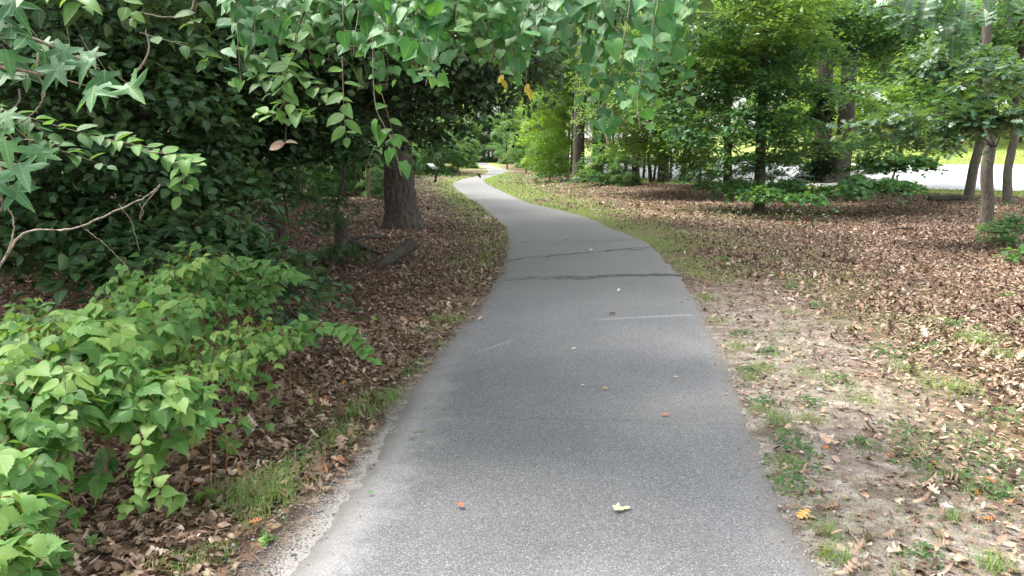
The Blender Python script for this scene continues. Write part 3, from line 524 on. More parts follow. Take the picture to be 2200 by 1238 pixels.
TR = [('dark trunk with furrowed bark, half hidden by leaves above the brambles', (465, 478), 32, 455, 'bark_dark', 12), ('thin pale sapling stem between two dark trunks, left woods', (530, 470), 10, 526, 'twig', 7),
      ('slim dark trunk deep in the left woods, left of the furrowed one', (330, 470), 24, 322, 'bark_dark', 11), ('slim dark trunk behind the reddish trunk, left woods', (640, 445), 13, 640, 'bark_dark', 12),
      ('straight dark trunk far left behind the low beech', (205, 450), 26, 200, 'bark_dark', 12), ('thin dark stem just left of the stout oak', (792, 430), 9, 785, 'twig', 8), ('pale-barked thin stem at the far left edge of the woods', (20, 430), 16, 25, 'bark_grey', 10)]
for k, (lb, b, w, tx, m, tp) in enumerate(TR):
    c = gnd(*b); c2 = (c[0], c[1]+.01, tp-2.5, 3, 3, 2.)
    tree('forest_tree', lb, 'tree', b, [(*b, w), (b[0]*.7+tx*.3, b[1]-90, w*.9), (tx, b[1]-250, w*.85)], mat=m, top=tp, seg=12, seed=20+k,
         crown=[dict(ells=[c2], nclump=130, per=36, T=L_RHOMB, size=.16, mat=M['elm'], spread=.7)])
# leaning sapling with a rooty stump base
tree('sapling', 'thin reddish-brown sapling bending up from the rooty stump', 'sapling', (727, 508), [(727, 508, 13), (722, 460, 11), (735, 400, 10), (742, 345, 9), (744, 280, 8)], mat='bark_dark', top=4.2, seg=8, ridge=.1,
     crown=[dict(ells=[E(740, 150, 12.5, .9, .8, .4), E(690, 450, 12, .6, .5, .25)], nclump=40, per=30, T=L_OVATE, size=.1, mat=M['dark'], spread=.35)])
b = gnd(742, 548); mb = MB()
tube(mb, smooth_line([b+[-.02, .1, -.05], b+[-.05, .05, .25], b+[-.08, .05, .55]], 14), np.linspace(.16, .09, 14), 28, .22, seed=4, cap=True)
st = thing('tree_stump', 'rooty old stump on the litter at the foot of the bending sapling', 'stump', (b[0], b[1], 0)); mb.build('stump', M['bark_dark'], st)
for e in ((820, 548), (690, 560), (770, 560), (700, 600), (660, 575)):
    c = gnd(*e); c[2] += .02; m = (b+c)/2+np.array([0, 0, .11]); mb = MB(); tube(mb, smooth_line([b+[-.03, .05, .22], m, c], 16), np.linspace(.075, .018, 16), 12, .2, seed=e[0]); mb.build('root', M['bark_dark'], st)
# fallen log, branch
def log(name, lb, p0, p1, r0, r1, lift, bow=.0, mat='bark_dark', n=18):
    a = gnd(*p0); c = gnd(*p1); a[2] += r0*.7; c[2] += r1*.7+lift; m = (a+c)/2+np.array([0, 0, bow]); t_ = thing(name, lb, name.split('_')[-1], (a[0], a[1], a[2]-r0)); mb = MB(); tube(mb, smooth_line([a, m, c], n), np.linspace(r0, r1, n), 16, .16, cap=True, seed=int(p0[0])); mb.build(name.split('_')[-1], M[mat], t_); return t_
log('broken_log', 'short dark broken log tilting up out of the leaf litter', (806, 582), (886, 560), .05, .11, .17)
log('fallen_branch', 'long thin reddish branch lying behind the rooty stump', (752, 517), (846, 516), .05, .03, .02, .02)
log('fallen_branch', 'crooked grey stick on the litter above the grassy edge', (705, 668), (722, 655), .008, .004, .05, .05, 'twig', 10)
log('rotten_log', 'low reddish rotting log beside the slanted trunk, right woods', (1995, 432), (2070, 430), .1, .1, 0)
log('fallen_branch', 'dark twiggy branch lying among brown leaves on the right', (1890, 502), (1965, 496), .012, .02, .04, .05)
log('fallen_branch', 'thin straight twig lying over the litter beside the brambles', (722, 838), (800, 812), .009, .006, .0, .0, 'twig', 8)
# --- right of the path
YL = dict(T=L_RHOMB, mat=M['yellow'])
tree('oak_tree', 'tall grey-brown oak trunk right of the far bend', 'tree', (1243, 392), [(1243, 392, 36), (1243, 360, 31), (1244, 280, 29), (1246, 190, 28)], top=19, mat='bark', flare=.25, seg=28,
     crown=[dict(ells=[E(1250, 90, 44, 6, 4, 3), E(1200, 150, 42, 3, 2.5, 1.3), E(1320, 160, 42, 3.5, 3, 1.6)], nclump=420, per=45, T=L_RHOMB, size=.16, mat=M['far'], spread=.9),
            dict(ells=[(2.5, 44, 14, 5, 5, 4)], nclump=300, per=40, T=L_RHOMB, size=.22, mat=M['far'], spread=1.)])
tree('maple_tree', 'dark straight trunk in a thicket left of the leaning trunk', 'tree', (1426, 391), [(1426, 391, 30), (1425, 330, 26), (1424, 240, 24)], top=13, mat='bark_dark', flare=.2,
     crown=[dict(ells=[E(1420, 150, 30, 3, 2.5, 1.5), E(1350, 230, 28, 2, 2, 1.0), E(1450, 250, 27, 1.8, 1.8, .9), E(1330, 110, 30, 2.4, 2, 1.2), E(1400, 300, 28, 1.3, 1.2, .45), E(1340, 320, 30, 1.2, 1.2, .4), E(1450, 335, 27, .9, .9, .3)], nclump=620, per=45, T=L_RHOMB, size=.12, mat=M['far'], spread=.6)])
tree('maple_tree', 'trunk leaning right at its foot, beside the dark straight trunk', 'tree', (1468, 391), [(1468, 391, 27), (1476, 330, 20), (1487, 250, 18)], top=11, mat='bark', seed=9,
     crown=[dict(ells=[E(1490, 180, 28, 2.4, 2, 1.2), E(1480, 60, 28, 2.6, 2, 1.2), E(1510, 300, 26, 1.2, 1., .4), E(1490, 345, 26, .8, .8, .22)], nclump=380, per=45, T=L_RHOMB, size=.12, mat=M['far'], spread=.6)])
SM = [(1292, 388, 6, 1296), (1318, 386, 7, 1316), (1342, 388, 8, 1344), (1362, 384, 6, 1360), (1382, 385, 6, 1384), (1398, 392, 9, 1386), (1404, 390, 6, 1410), (1441, 386, 6, 1438), (1490, 384, 6, 1494), (1505, 380, 5, 1500), (1275, 382, 6, 1272)]
for k, (x, y, w, tx) in enumerate(SM):
    b = gnd(x, y); root = thing('sapling', 'thin dark stem in the thicket beside the far bend', 'sapling', (b[0], b[1], float(hgt(b[0], b[1]))), 'thin stems of the thicket beside the far bend')
    trunk_px(root, [(x, y), ((x+tx)/2+2, y-50), (tx, y-140)], b[1], [w, w*.8, w*.5], M['bark_dark'], 7, 16, .05)
    lm = MB(); foliage(root, [E(tx, y-130, b[1], .9, .9, .8), E((x+tx)/2, y-75, b[1], .9, .8, .45), E(x, y-42, b[1]+.5, .8, .6, .2)], 75, 34, L_RHOMB, .11, M['far'], lm, spread=.4); lm.build('limbs', M['bark_dark'], root)
LAY = dict(T=L_MAPLE, mat=M['layer'], size=.12, spread=.5, thick=.04, droop=.45)
tree('beech_tree', 'slender dark trunk wrapped in layered blue-green sprays of leaves', 'tree', (1562, 414), [(1562, 414, 24), (1564, 340, 21), (1560, 200, 18), (1553, 60, 16)], top=10, mat='bark_dark', seed=12,
     crown=[dict(ells=[E(1560, 130, 22, 2.4, 2, .9), E(1630, 180, 21, 1.5, 1.4, .6), E(1480, 220, 22, 1.6, 1.5, .6), E(1600, 260, 20, 1.3, 1.2, .45), E(1500, 290, 21, 1.1, 1, .35), E(1680, 270, 20, 1.1, 1, .4), E(1580, 335, 20, .8, .7, .25), E(1530, 370, 21, .8, .8, .25), E(1620, 400, 20, .7, .7, .2), E(1700, 190, 20, 1.2, 1, .45), E(1560, 30, 22, 2.4, 2, .9), E(1660, 340, 21, .9, .8, .25), E(1720, 310, 21, .9, .8, .25), E(1540, 400, 21, .5, .5, .15), E(1720, 100, 21, 1.3, 1.1, .4), E(1440, 130, 22, 1.3, 1.1, .5)], nclump=470, per=34, **LAY)])
tree('tulip_tree', 'left trunk of the dark pair, ivy-covered and partly hidden by sprays', 'tree', (1768, 393), [(1768, 393, 56), (1768, 300, 46), (1772, 200, 38), (1778, 20, 36)], top=16, mat='bark_dark', flare=.3, seg=30, ridge=.1,
     crown=[dict(ells=[E(1762, 340, 27, .4, .4, .8), E(1766, 230, 27, .35, .4, .7)], nclump=90, per=40, T=L_OVATE, size=.11, mat=M['elm'], spread=.3, name='ivy'),
            dict(ells=[E(1680, 60, 27, 2.6, 2.5, 1.4), E(1790, 40, 28, 2.0, 2, .8), E(1640, 120, 27, 2, 2, .8), E(1840, 30, 27, 2.4, 2, 1.2)], nclump=420, per=36, **LAY)])
tree('tulip_tree', 'right trunk of the dark pair, leaning right with furrowed bark', 'tree', (1800, 392), [(1803, 392, 50), (1815, 300, 44), (1820, 220, 40), (1828, 110, 37)], top=15, mat='bark_dark', flare=.2, seg=30, ridge=.12, seed=14,
     crown=[dict(ells=[E(1850, 60, 28, 2.4, 2, 1.2), E(1900, 130, 28, 2, 2, .8), E(1880, 300, 23, 1.2, 1.1, .35), E(1960, 240, 24, 1.6, 1.4, .5), E(1870, 200, 24, 1.2, 1, .35), E(1900, 330, 22, 1, .9, .22), E(1960, 300, 22, 1, .8, .25), E(1990, 60, 26, 2, 1.6, .7)], nclump=400, per=34, **LAY)])
tree('oak_tree', 'nearest right-hand trunk, slender and slightly crooked, rising from the litter', 'tree', (2118, 497), [(2118, 497, 33), (2122, 430, 29), (2120, 370, 29), (2128, 300, 26), (2124, 200, 23), (2120, 60, 22)], top=9, mat='bark_grey', flare=.15, seg=26, seed=15,
     crown=[dict(ells=[E(2080, 235, 13, .9, .8, .25), E(2150, 160, 13, .9, .8, .3), E(1990, 245, 13, .8, .7, .2), E(2060, 130, 14, 1, .8, .3), E(1900, 270, 13.5, .6, .5, .14), E(2180, 250, 12.5, .6, .6, .25), E(2030, 290, 13, .5, .5, .12)], nclump=110, per=22, T=L_OAK, mat=M['oakleaf'], size=.17, spread=.36, thick=.05, droop=.5)])
tree('oak_tree', 'thin trunk slanting right, directly left of the nearest right-hand trunk', 'tree', (2080, 428), [(2080, 428, 26), (2092, 360, 24), (2108, 290, 22), (2118, 150, 20)], top=10, mat='bark_grey', seg=20, seed=16,
     crown=[dict(ells=[E(2090, 60, 24, 2.0, 2, .8), E(2020, 170, 24, 1.4, 1.2, .5)], nclump=150, per=30, **LAY)])
tree('oak_tree', 'sinuous slim trunk near the right edge of the photo', 'tree', (2166, 438), [(2166, 438, 25), (2165, 370, 21), (2178, 300, 20), (2182, 220, 19), (2196, 100, 19), (2200, 10, 18)], top=10, mat='bark_grey', seg=20, seed=17,
     crown=[dict(ells=[E(2200, 40, 22, 1.8, 2, .8), E(2190, 160, 22, 1.4, 1.2, .5)], nclump=150, per=30, **LAY)])
tree('maple_sapling', 'low spreading maple sapling with pale green leaves above the right litter', 'sapling', (1905, 430), [(1905, 430, 8), (1912, 400, 7), (1925, 360, 6), (1940, 300, 5)], mat='twig', seg=7,
     crown=[dict(ells=[E(1800, 408, 19, .75, .6, .10), E(1860, 395, 20, .9, .7, .16), E(1930, 400, 20, .7, .6, .12), E(1730, 425, 18, .5, .45, .06), E(1960, 350, 21, .7, .6, .2), E(1890, 350, 22, .6, .6, .2)], nclump=120, per=20, T=L_MAPLE, mat=M['maple'], size=.14, spread=.34, thick=.03, droop=.3)])
tree('maple_sapling', 'small maple seedling clump low under the slender dark trunk', 'sapling', (1640, 432), [(1640, 432, 5), (1642, 415, 4), (1645, 395, 3)], mat='twig', seg=6,
     crown=[dict(ells=[E(1640, 420, 18.5, .55, .5, .12), E(1600, 400, 20, .5, .5, .14), E(1690, 400, 20, .6, .5, .15)], nclump=50, per=18, T=L_MAPLE, mat=M['maple'], size=.11, spread=.3)])
tree('maple_sapling', 'leafy seedling at the right edge below the sinuous trunk', 'sapling', (2180, 520), [(2180, 520, 5), (2182, 490, 4), (2178, 460, 3)], mat='twig', seg=6,
     crown=[dict(ells=[E(2180, 480, 13.5, .4, .4, .14), E(2150, 500, 13.2, .25, .25, .07), E(2200, 550, 11, .2, .2, .06)], nclump=34, per=14, T=L_MAPLE, mat=M['maple'], size=.1, spread=.25)])
tree('maple_sapling', 'bright yellow-green sapling left of the tall grey-brown oak', 'sapling', (1180, 388), [(1180, 388, 7), (1182, 350, 6), (1186, 300, 4)], mat='twig', seg=7,
     crown=[dict(ells=[E(1185, 345, 42, 1.6, 1.5, .7), E(1165, 300, 42, 1.5, 1.4, .6), E(1215, 290, 43, 1.4, 1.4, .7), E(1190, 250, 44, 1.2, 1.2, .6)], nclump=190, per=40, size=.13, spread=.55, **YL)])
tree('shrub', 'leafy low shrub in front of the tall grey-brown oak', 'shrub', (1262, 398), [(1262, 398, 4), (1263, 385, 4), (1265, 375, 3)], mat='twig', seg=6,
     crown=[dict(ells=[E(1262, 378, 36, 1.1, .8, .3), E(1290, 350, 37, 1.1, .9, .5)], nclump=60, per=34, T=L_RHOMB, mat=M['layer'], size=.12, spread=.45)])
# ------------------------------------------------------------ background woods: a few kinds, copied
def proto(name, h, tr, cz, cr, chz, n, per, T, size, mat, seed, low=None):
    r = np.random.default_rng(seed); root = thing(name, None, None, (0, 0, 0)); L = smooth_line([(0, 0, -.3), (r.normal(0, .1), r.normal(0, .1), h*.3), (r.normal(0, .25), r.normal(0, .25), h*.65), (r.normal(0, .4), r.normal(0, .4), h*.97)], 26)
    mb = MB(); rr = np.interp(L[:, 2], [-.3, .3, h], [tr*1.35, tr, tr*.15]); tube(mb, L, rr, 14, .1, seed=seed); mb.build('trunk', M['bark_dark' if seed % 2 else 'bark'], root)
    ells = []
    for k in range(9):
        a = k*2.4+r.uniform(-.4, .4); z = cz+(chz*2)*(k/8-.5); q = cr*(.25+.5*sin(pi*min(1, max(0, (k+1)/10)))); ells.append((q*cos(a), q*sin(a), z, cr*r.uniform(.38, .55), cr*r.uniform(.38, .55), max(.25, chz*r.uniform(.16, .28))))
    lm = MB(); foliage(root, ells, n, per, T, size, mat, lm, spread=max(.35, cr*.17), r=r, thick=.06, inner=.3); lm.build('limbs', M['bark_dark'], root); return root
P = {'tall_a': proto('forest_tree', 17, .27, 11, 4.4, 5.2, 620, 44, L_RHOMB, .19, M['far'], 101), 'tall_b': proto('forest_tree', 15, .2, 10, 3.8, 4.8, 560, 44, L_RHOMB, .18, M['far'], 102),
     'mid_a': proto('understory_tree', 8, .1, 4.8, 2.7, 3.0, 420, 44, L_RHOMB, .135, M['layer'], 103), 'mid_b': proto('understory_tree', 6.5, .08, 3.8, 2.3, 2.6, 380, 44, L_RHOMB, .13, M['far'], 104),
     'yel': proto('understory_tree', 6.5, .07, 3.7, 2.4, 2.7, 380, 44, L_RHOMB, .14, M['yellow'], 106),
     'shrub': proto('shrub', 2.6, .03, 1.35, 1.4, 1.15, 200, 44, L_RHOMB, .12, M['layer'], 105)}
used = set(); NB = [0]
def put(kind, x, y, s=1., label=None, cat=None, group=None, sz=None):
    o = P[kind]
    if kind in used: o = copy_tree(o)
    used.add(kind); o.location = (x, y, float(hgt(x, y))-.05); o.rotation_euler = (0, 0, random.uniform(0, 6.28)); o.scale = (s, s, sz or s); tag(o, label, cat, group); return o
def putpx(kind, px, Y, s, label, cat, group=None): d = ray(px, 400); return put(kind, d[0]/d[1]*Y, Y, s, label, cat, group)
for x, Y, q, lb in ((1345, 35, .55, 'low leafy shrub filling the thicket of thin stems'), (1500, 31, .6, 'low shrub at the foot of the leaning trunk, against the road'), (1610, 29, .55, 'low shrub right of the slender dark trunk, against the road'), (1700, 27.5, .6, 'low shrub just left of the dark trunk pair'), (1845, 26.5, .42, 'small low shrub just right of the dark trunk pair'), (1300, 37, .6, 'green shrub right of the tall grey-brown oak')): putpx('shrub', x, Y, q, lb, 'shrub')
for px, Y, q, lb in ((1004, 82, 1.15, 'small shrub hugging the left side of the path at its second bend'), (975, 70, 1.3, 'rounded shrub left of the second bend of the path'), (950, 63, 1.2, 'bushy shrub between the slanted sign and the second bend'), (1128, 86, 1.4, 'rounded shrub right of the last stretch of the path'), (1150, 74, 1.3, 'bushy shrub just past the second bend, on its right'), (1000, 112, 1.6, 'hazy far shrub left of where the path vanishes'), (1100, 118, 1.8, 'hazy far shrub right of where the path vanishes')): putpx('shrub', px, Y, q, lb, 'shrub')
for px, Y, q, lb in ((655, 25, .7, 'dim shrub seen through the gap right of the reddish trunk'), (705, 29, .8, 'dim shrub behind the bending sapling'), (770, 33, .9, 'shrub on the woodland floor just left of the stout oak'), (810, 27, .45, 'small shrub behind the foot of the stout oak, on its left'), (600, 31, 1., 'dim shrub far behind the reddish trunk'), (735, 40, 1.2, 'broad shrub deep in the woods left of the stout oak')): putpx('shrub', px, Y, q, lb, 'shrub')
# named background plants
putpx('shrub', 925, 55, 1.5, 'dense grey-green shrub left of the far path, behind the sign', 'shrub'); putpx('mid_a', 950, 60, .8, 'grey-green understory tree behind the slanted sign', 'tree'); putpx('mid_b', 985, 70, .9, 'soft green tree closing in on the left of the far path', 'tree')
putpx('mid_a', 1090, 78, .75, 'pale green tree arching over the far end of the path from the right', 'tree'); putpx('mid_b', 1130, 62, .8, 'light green tree right of the second bend of the path', 'tree'); putpx('shrub', 1185, 50, 1.1, 'low twiggy shrub right of the second bend of the path', 'shrub')
putpx('yel', 1165, 55, .7, 'yellow-green tree behind the bright sapling by the bend', 'tree'); putpx('shrub', 1165, 62, 1.3, 'green shrub hugging the right edge of the far path', 'shrub')
putpx('shrub', 895, 64, 1.7, 'broad dark shrub in the woods beyond the slanted sign', 'shrub'); putpx('mid_b', 862, 72, .9, 'understory tree seen just right of the stout oak', 'tree'); putpx('shrub', 865, 50, .9, 'green shrub between the stout oak and the slanted sign', 'shrub')
putpx('mid_a', 780, 30, .75, 'dim understory tree left of the stout oak', 'tree')
def clear(x, y, r, m): 
    return pdist(np.array(x), np.array(y)) > m and road_d(np.array(x), np.array(y)) < -5.8-r
rr = random.Random(8); spots = []
def ok(x, y, d): return all((x-a)**2+(y-b)**2 > d*d for a, b in spots)
def fillz(n, kinds, x0, x1, y0, y1, mind, marg, label, cat, group, cond, s0, s1):
    c = 0
    for _ in range(4000):
        if c >= n: break
        x = rr.uniform(x0, x1); y = rr.uniform(y0, y1)
        if abs(x) > .74*y+5 or (abs(x+.103*y) < 2.2 and y < 44) or (y < 40 and -.32 < x/y < -.13) or not ok(x, y, mind) or not cond(x, y): continue
        spots.append((x, y)); k = kinds[rr.randrange(len(kinds))]; put(k, x, y, rr.uniform(s0, s1), label, cat, group); c += 1
cl = lambda m: (lambda x, y: float(pdist(np.array(x), np.array(y))) > m and float(road_d(np.array(x), np.array(y))) < -6.5)
fillz(16, ['tall_a', 'tall_b'], -34, -4, 20, 60, 4.2, 3.2, 'tall tree standing deep in the shaded left woods', 'tree', 'tall trees of the left woods', lambda x, y: cl(8 if y > 24 else 3.2)(x, y), .8, 1.1)
fillz(14, ['mid_a', 'mid_b'], -34, -4, 24, 62, 3.2, 3, 'leafy understory tree in the shaded left woods', 'tree', 'understory trees of the left woods', lambda x, y: cl(3.2)(x, y), .7, 1.05)
fillz(12, ['shrub'], -32, -4, 28, 60, 2.2, 2, 'low green shrub on the floor of the left woods', 'shrub', 'shrubs of the left woods', lambda x, y: cl(2.4)(x, y), .6, 1.1)
fillz(8, ['tall_b', 'tall_a'], 3, 12, 34, 75, 4, 3, 'tall tree between the far path and the road', 'tree', 'tall trees between path and road', lambda x, y: cl(4.5)(x, y), .8, 1.)
fillz(26, ['tall_a', 'tall_b', 'mid_a', 'yel'], -60, 6, 64, 120, 5, 3, 'far tree closing the view down the path', 'tree', 'far trees at the end of the path', lambda x, y: float(pdist(np.array(x), np.array(y))) > 2.8 and float(road_d(np.array(x), np.array(y))) < -6 and ((x+6)/6)**2+((y-112)/26)**2 > 1, .9, 1.3)
fillz(34, ['tall_a', 'tall_b'], -90, 40, 118, 170, 6, 3, 'far tree closing the view down the path', 'tree', 'far trees at the end of the path', lambda x, y: x < -11 or x > 0 or y > 140, 1.3, 1.9)
hill = lambda a, b: (lambda x, y: a < float(road_d(np.array(x), np.array(y))) < b)
fillz(22, ['yel', 'mid_b', 'yel'], 8, 60, 18, 85, 3.6, 3, 'sunlit yellow-green tree on the grassy bank beyond the road', 'tree', 'young trees on the bank beyond the road', hill(10, 20), .75, 1.1)
fillz(30, ['tall_a', 'tall_b', 'mid_b', 'yel'], 8, 90, 18, 110, 4.5, 3, 'tree of the wooded slope above the grassy bank', 'tree', 'trees of the wooded slope', hill(21, 36), .9, 1.3)
for x, y, q in ((-15, 148, 1.5), (-8, 150, 1.7), (-2, 146, 1.5), (4, 142, 1.6), (-20, 140, 1.5), (-5, 158, 2.2)): put('mid_a', x, y, q, 'far tree closing the view down the path', 'tree', 'far trees at the end of the path')
for x, y, q in ((-14, 132, 2.6), (-9, 140, 2.8), (-4, 141, 3), (-11, 146, 3), (0, 138, 2.6), (-18, 128, 2.4)): put('shrub', x, y, q, 'rounded thicket closing the far end of the path', 'shrub', 'thickets at the far end of the path')
for x, y, k, q in ((-11, 10.5, 'mid_a', 1.2), (-9.6, 13, 'mid_b', 1.1), (-14.5, 13.5, 'mid_a', 1.3), (-9, 17, 'mid_b', 1.2), (-13, 18, 'mid_a', 1.1)): put(k, x, y, q, 'dark understory tree behind the low leafy beech at the far left', 'tree', 'understory trees behind the far-left beech')
# tall trees added mostly out of view so their high crowns shade the scene
for (x, y, k, s, side) in ((-7.5, 3.5, 'tall_a', .95, 'left'), (-9.5, 9, 'tall_b', 1., 'left'), (-6.0, 16.5, 'tall_a', 1., 'left'), (-12, 14, 'tall_b', 1., 'left'), (-8, 20.5, 'tall_b', 1.05, 'left'), (-13, 19, 'tall_a', .9, 'left'), (5.5, 17, 'tall_b', .85, 'right'), (9.2, 16.5, 'tall_a', .9, 'right')):
    pass
CAN = [(-9, -9, 'tall_b', 1.), (8, -6, 'tall_b', .95), (10, -9, 'tall_a', 1.), (-2, -14, 'tall_a', 1.1), (5, -16, 'tall_b', 1.1), (-19, 3, 'tall_a', 1.), (-13.5, 10.5, 'tall_b', 1.), (-12, 13.5, 'tall_b', 1.), (-10, 24, 'tall_b', 1.05), (-15, 19, 'tall_a', .95), (13.5, 13.5, 'tall_a', .95), (7, 21, 'tall_b', .8)]
for x, y, k, s in CAN: put(k, x, y, s, 'tall tree added so its high crown shades the woods by the path', 'tree', 'tall trees added for shade near the path')
# ============================================================ near branches, vines and brambles
CAMD = -nrm(ray(1100, 619))
def leafset(parent, specs, T, mat, name='leaves', wid=1.):     # specs: pos, normal, tip, size, rnd
    mb = MB(); a = [np.array([s[i] for s in specs], float) for i in range(5)]; k = len(specs)
    leaves(mb, T, a[0], a[1], a[2], a[3], a[4], rng.normal(.22, .2, k), rng.normal(.15, .35, k), wid*rng.uniform(.85, 1.12, k)); return mb.build(name, mat, parent, smooth=True)
# wild grape vines: strands given as (x, lowest y) pixels of the curtain edge
VG = [('leftmost grape vine of the curtain, hanging over the dark woods', [(508, 110), (520, 190), (545, 120), (585, 150), (600, 95), (615, 70)]),
      ('grape vine hanging just right of the leftmost one, above the beech sprig', [(640, 110), (652, 85), (668, 140), (690, 110), (705, 130), (730, 80)]),
      ('thick grape vine drooping over the stout oak with crowded heart leaves', [(760, 120), (790, 110), (810, 165), (835, 100), (830, 190), (850, 120), (875, 150)]),
      ('grape vine dangling over the gap where the far path ends', [(890, 165), (905, 150), (915, 185), (930, 190), (942, 120), (960, 70)]),
      ('short grape vine high above the far path', [(985, 70), (1005, 110), (1015, 90), (1030, 125), (1050, 140), (1060, 100)]),
      ('grape vine with the pair of yellowing leaves beside the far path', [(1075, 150), (1090, 155), (1105, 180), (1120, 120), (1140, 130), (1160, 110)]),
      ('grape vine above the tall grey-brown oak, one leaf low on its tip', [(1180, 130), (1200, 110), (1215, 140), (1230, 95), (1262, 215), (1285, 240), (1305, 325), (1250, 150)]),
      ('grape vine dangling bright young leaves right of the tall oak', [(1300, 130), (1330, 145), (1345, 200), (1352, 240), (1375, 280), (1395, 220), (1320, 90)]),
      ('rightmost grape vine of the curtain, thin with scattered leaves', [(1375, 100), (1400, 60), (1430, 90), (1445, 165), (1462, 225), (1440, 130)])]
SPECIAL = [((805, 215), (825, 270), (845, 310), (862, 378))]
for gi, (lb, ss_) in enumerate(VG):
    Yc = 3.35+.25*sin(gi*1.7); top = at(ss_[0][0], -60, Yc); root = thing('grape_vine', lb, 'vine', (float(np.mean([at(s[0], -60, Yc)[0] for s in ss_])), Yc, 2.75), 'wild grape vines hanging over the path')
    st = MB(); sp = []
    xs = [s[0] for s in ss_]; bough = smooth_line([at(min(xs)-30, -95+rng.uniform(-20, 10), Yc+.1), at(np.mean(xs), -70+rng.uniform(-15, 25), Yc), at(max(xs)+30, -95+rng.uniform(-20, 10), Yc+.15)], 12); tube(st, bough, .006, 6)
    strands = [(x, yl, 1) for x, yl in ss_]
    for x, yl in ss_:                             # shorter side strands fill the curtain
        for _ in range(1 if gi in (5, 7, 8) else 2 if gi == 6 else 3): strands.append((x+rng.uniform(-30, 30), yl*rng.uniform(0, .65)-15, 0))
    for _ in range(2):
        xa = rng.uniform(min(xs)-40, max(xs)+40); xb = xa+rng.uniform(-110, 110); yb = rng.uniform(40, 140); Y = Yc+rng.uniform(-.2, .4); L = smooth_line([at(xa, -80, Y), at((xa+xb)/2+rng.uniform(-20, 20), yb*.3, Y), at(xb, yb, Y+.1)], 20); tube(st, L+rng.normal(0, .001, L.shape), np.linspace(.0045, .0015, 20), 5)
    for (x, yl, main) in strands:
        Y = Yc+rng.uniform(-.35, .55); x0 = x+rng.uniform(-35, 35); pts = [at(x0, -90, Y), at((x0+x)/2+rng.uniform(-18, 18), yl*.3-40, Y), at(x+rng.uniform(-8, 8), yl*.75-12, Y), at(x, yl, Y)]
        L = smooth_line(pts, 24); tube(st, L, np.linspace(.0022, .0009, 24), 4); ln = np.linalg.norm(np.diff(L, axis=0), axis=1).sum(); n = max(3, int(ln/.04)); sgn = 1
        for k in range(n):
            f = (k+.5)/n; p = L[int(f*23)]; tipf = 1-.45*max(0, (f-.75)/.25)*main; sz = rng.uniform(.045, .08)*tipf
            pet = np.array([sgn*rng.uniform(.01, .045), rng.uniform(-.04, .02), rng.uniform(-.01, .02)]); q = p+pet; sticks(st, [p], [q], [.0008], [.0007]); sgn = -sgn
            nn = CAMD*.8+np.array([rng.normal(0, .5), 0, .7+rng.normal(0, .45)]); tip = np.array([rng.normal(0, .6), -.3, -1.])
            sp.append((q+np.array([0, 0, -.01]), nn, tip, sz, np.clip(rng.normal(.4, .17)+(.45 if main and f > .88 else 0), 0, 1)))
    if gi == 2:
        for s3 in SPECIAL:
            L = smooth_line([at(x, y, 3.2) for x, y in [(800, 60)]+list(s3)], 30); tube(st, L, .0018, 4)
            for f, sz in ((.45, .085), (.55, .075), (.63, .08), (.72, .06), (.80, .085), (.83, .07), (.9, .055), (.95, .07), (.99, .05)):
                p = L[int(f*29)]; sg = 1 if rng.random() < .7 else -1; sp.append((p+np.array([sg*.02, 0, 0]), CAMD+np.array([.9*sg+rng.normal(0, .4), 0, .4]), np.array([.35*sg, -.1, -1]), sz*.78, .75))
    st.build('stem', M['vinebark'], root); leafset(root, sp, L_HEART, M['vine'], wid=1.05)
# yellow leaves on the vine: own mesh
M['yel'] = leaf_mat('yellowed_leaf', [(.45, .38, .05), (.55, .45, .08)], .5, .4)
for (x, y) in ((1131, 190), (1076, 170)):
    p = at(x, y, 3.4); o = thing('yellow_leaf', 'bright yellow leaf hanging %s' % ('right, below the grape vine by the far path' if x > 1100 else 'left, tucked under the grape vine by the far path'), 'leaf', p)
    leafset(o, [(p, CAMD+np.array([.7, 0, .5]), np.array([.5, 0, -1]), .055, .5), (p+[.012, .01, .02], CAMD+np.array([-.8, 0, .2]), np.array([-.6, 0, -.8]), .045, .9)], L_OVATE, M['yel'], 'blade'); mb = MB(); sticks(mb, [p], [p+[0, .01, .12]], [.001], [.0008]); mb.build('stalk', M['vinebark'], o)
# the limb of a beech that carries the vines, reaching across from the left, leafy above the frame
root = thing('beech_tree', 'overhanging beech limb carrying the grape vines across the top', 'tree', (-4.6, 4.6, 0))
mb = MB(); tube(mb, smooth_line([(-4.6, 4.6, -.1), (-4.5, 4.6, 2), (-4.3, 4.5, 4.5), (-4.2, 4.5, 8)], 40), np.linspace(.2, .1, 40), 20, .06); mb.build('trunk', M['bark_grey'], root)
mb = MB()
for pts, r0 in (([(-4.3, 4.5, 3.6), (-2.4, 4.2, 3.3), (-.6, 3.8, 3.1), (1.2, 3.8, 2.95)], .05), ([(-4.3, 4.5, 3.0), (-2.8, 5, 3.1), (-1.2, 5.6, 3.0), (.4, 6, 2.85)], .045)):
    L = smooth_line(pts, 30); tube(mb, L, np.linspace(r0, .01, 30), 8, .05)
mb2 = mb; foliage(root, lr=.12, ells=[(-1.6, 4.5, 2.95, 1.5, .5, .2), (.1, 4.3, 2.85, 1.1, .5, .18), (-2.2, 5, 2.8, .8, .5, .3), (-.6, 5.6, 2.75, 1.1, .5, .22), (.5, 4.6, 2.6, .5, .3, .12), (-.7, 4.5, 2.5, .6, .3, .15)], nclump=150, per=26, T=L_OVATE, size=.1, mat=M['dark'], limbs=mb, lz=2.6, spread=.3, droop=.6, hang=.6)
mb.build('limbs', M['bark_grey'], root)
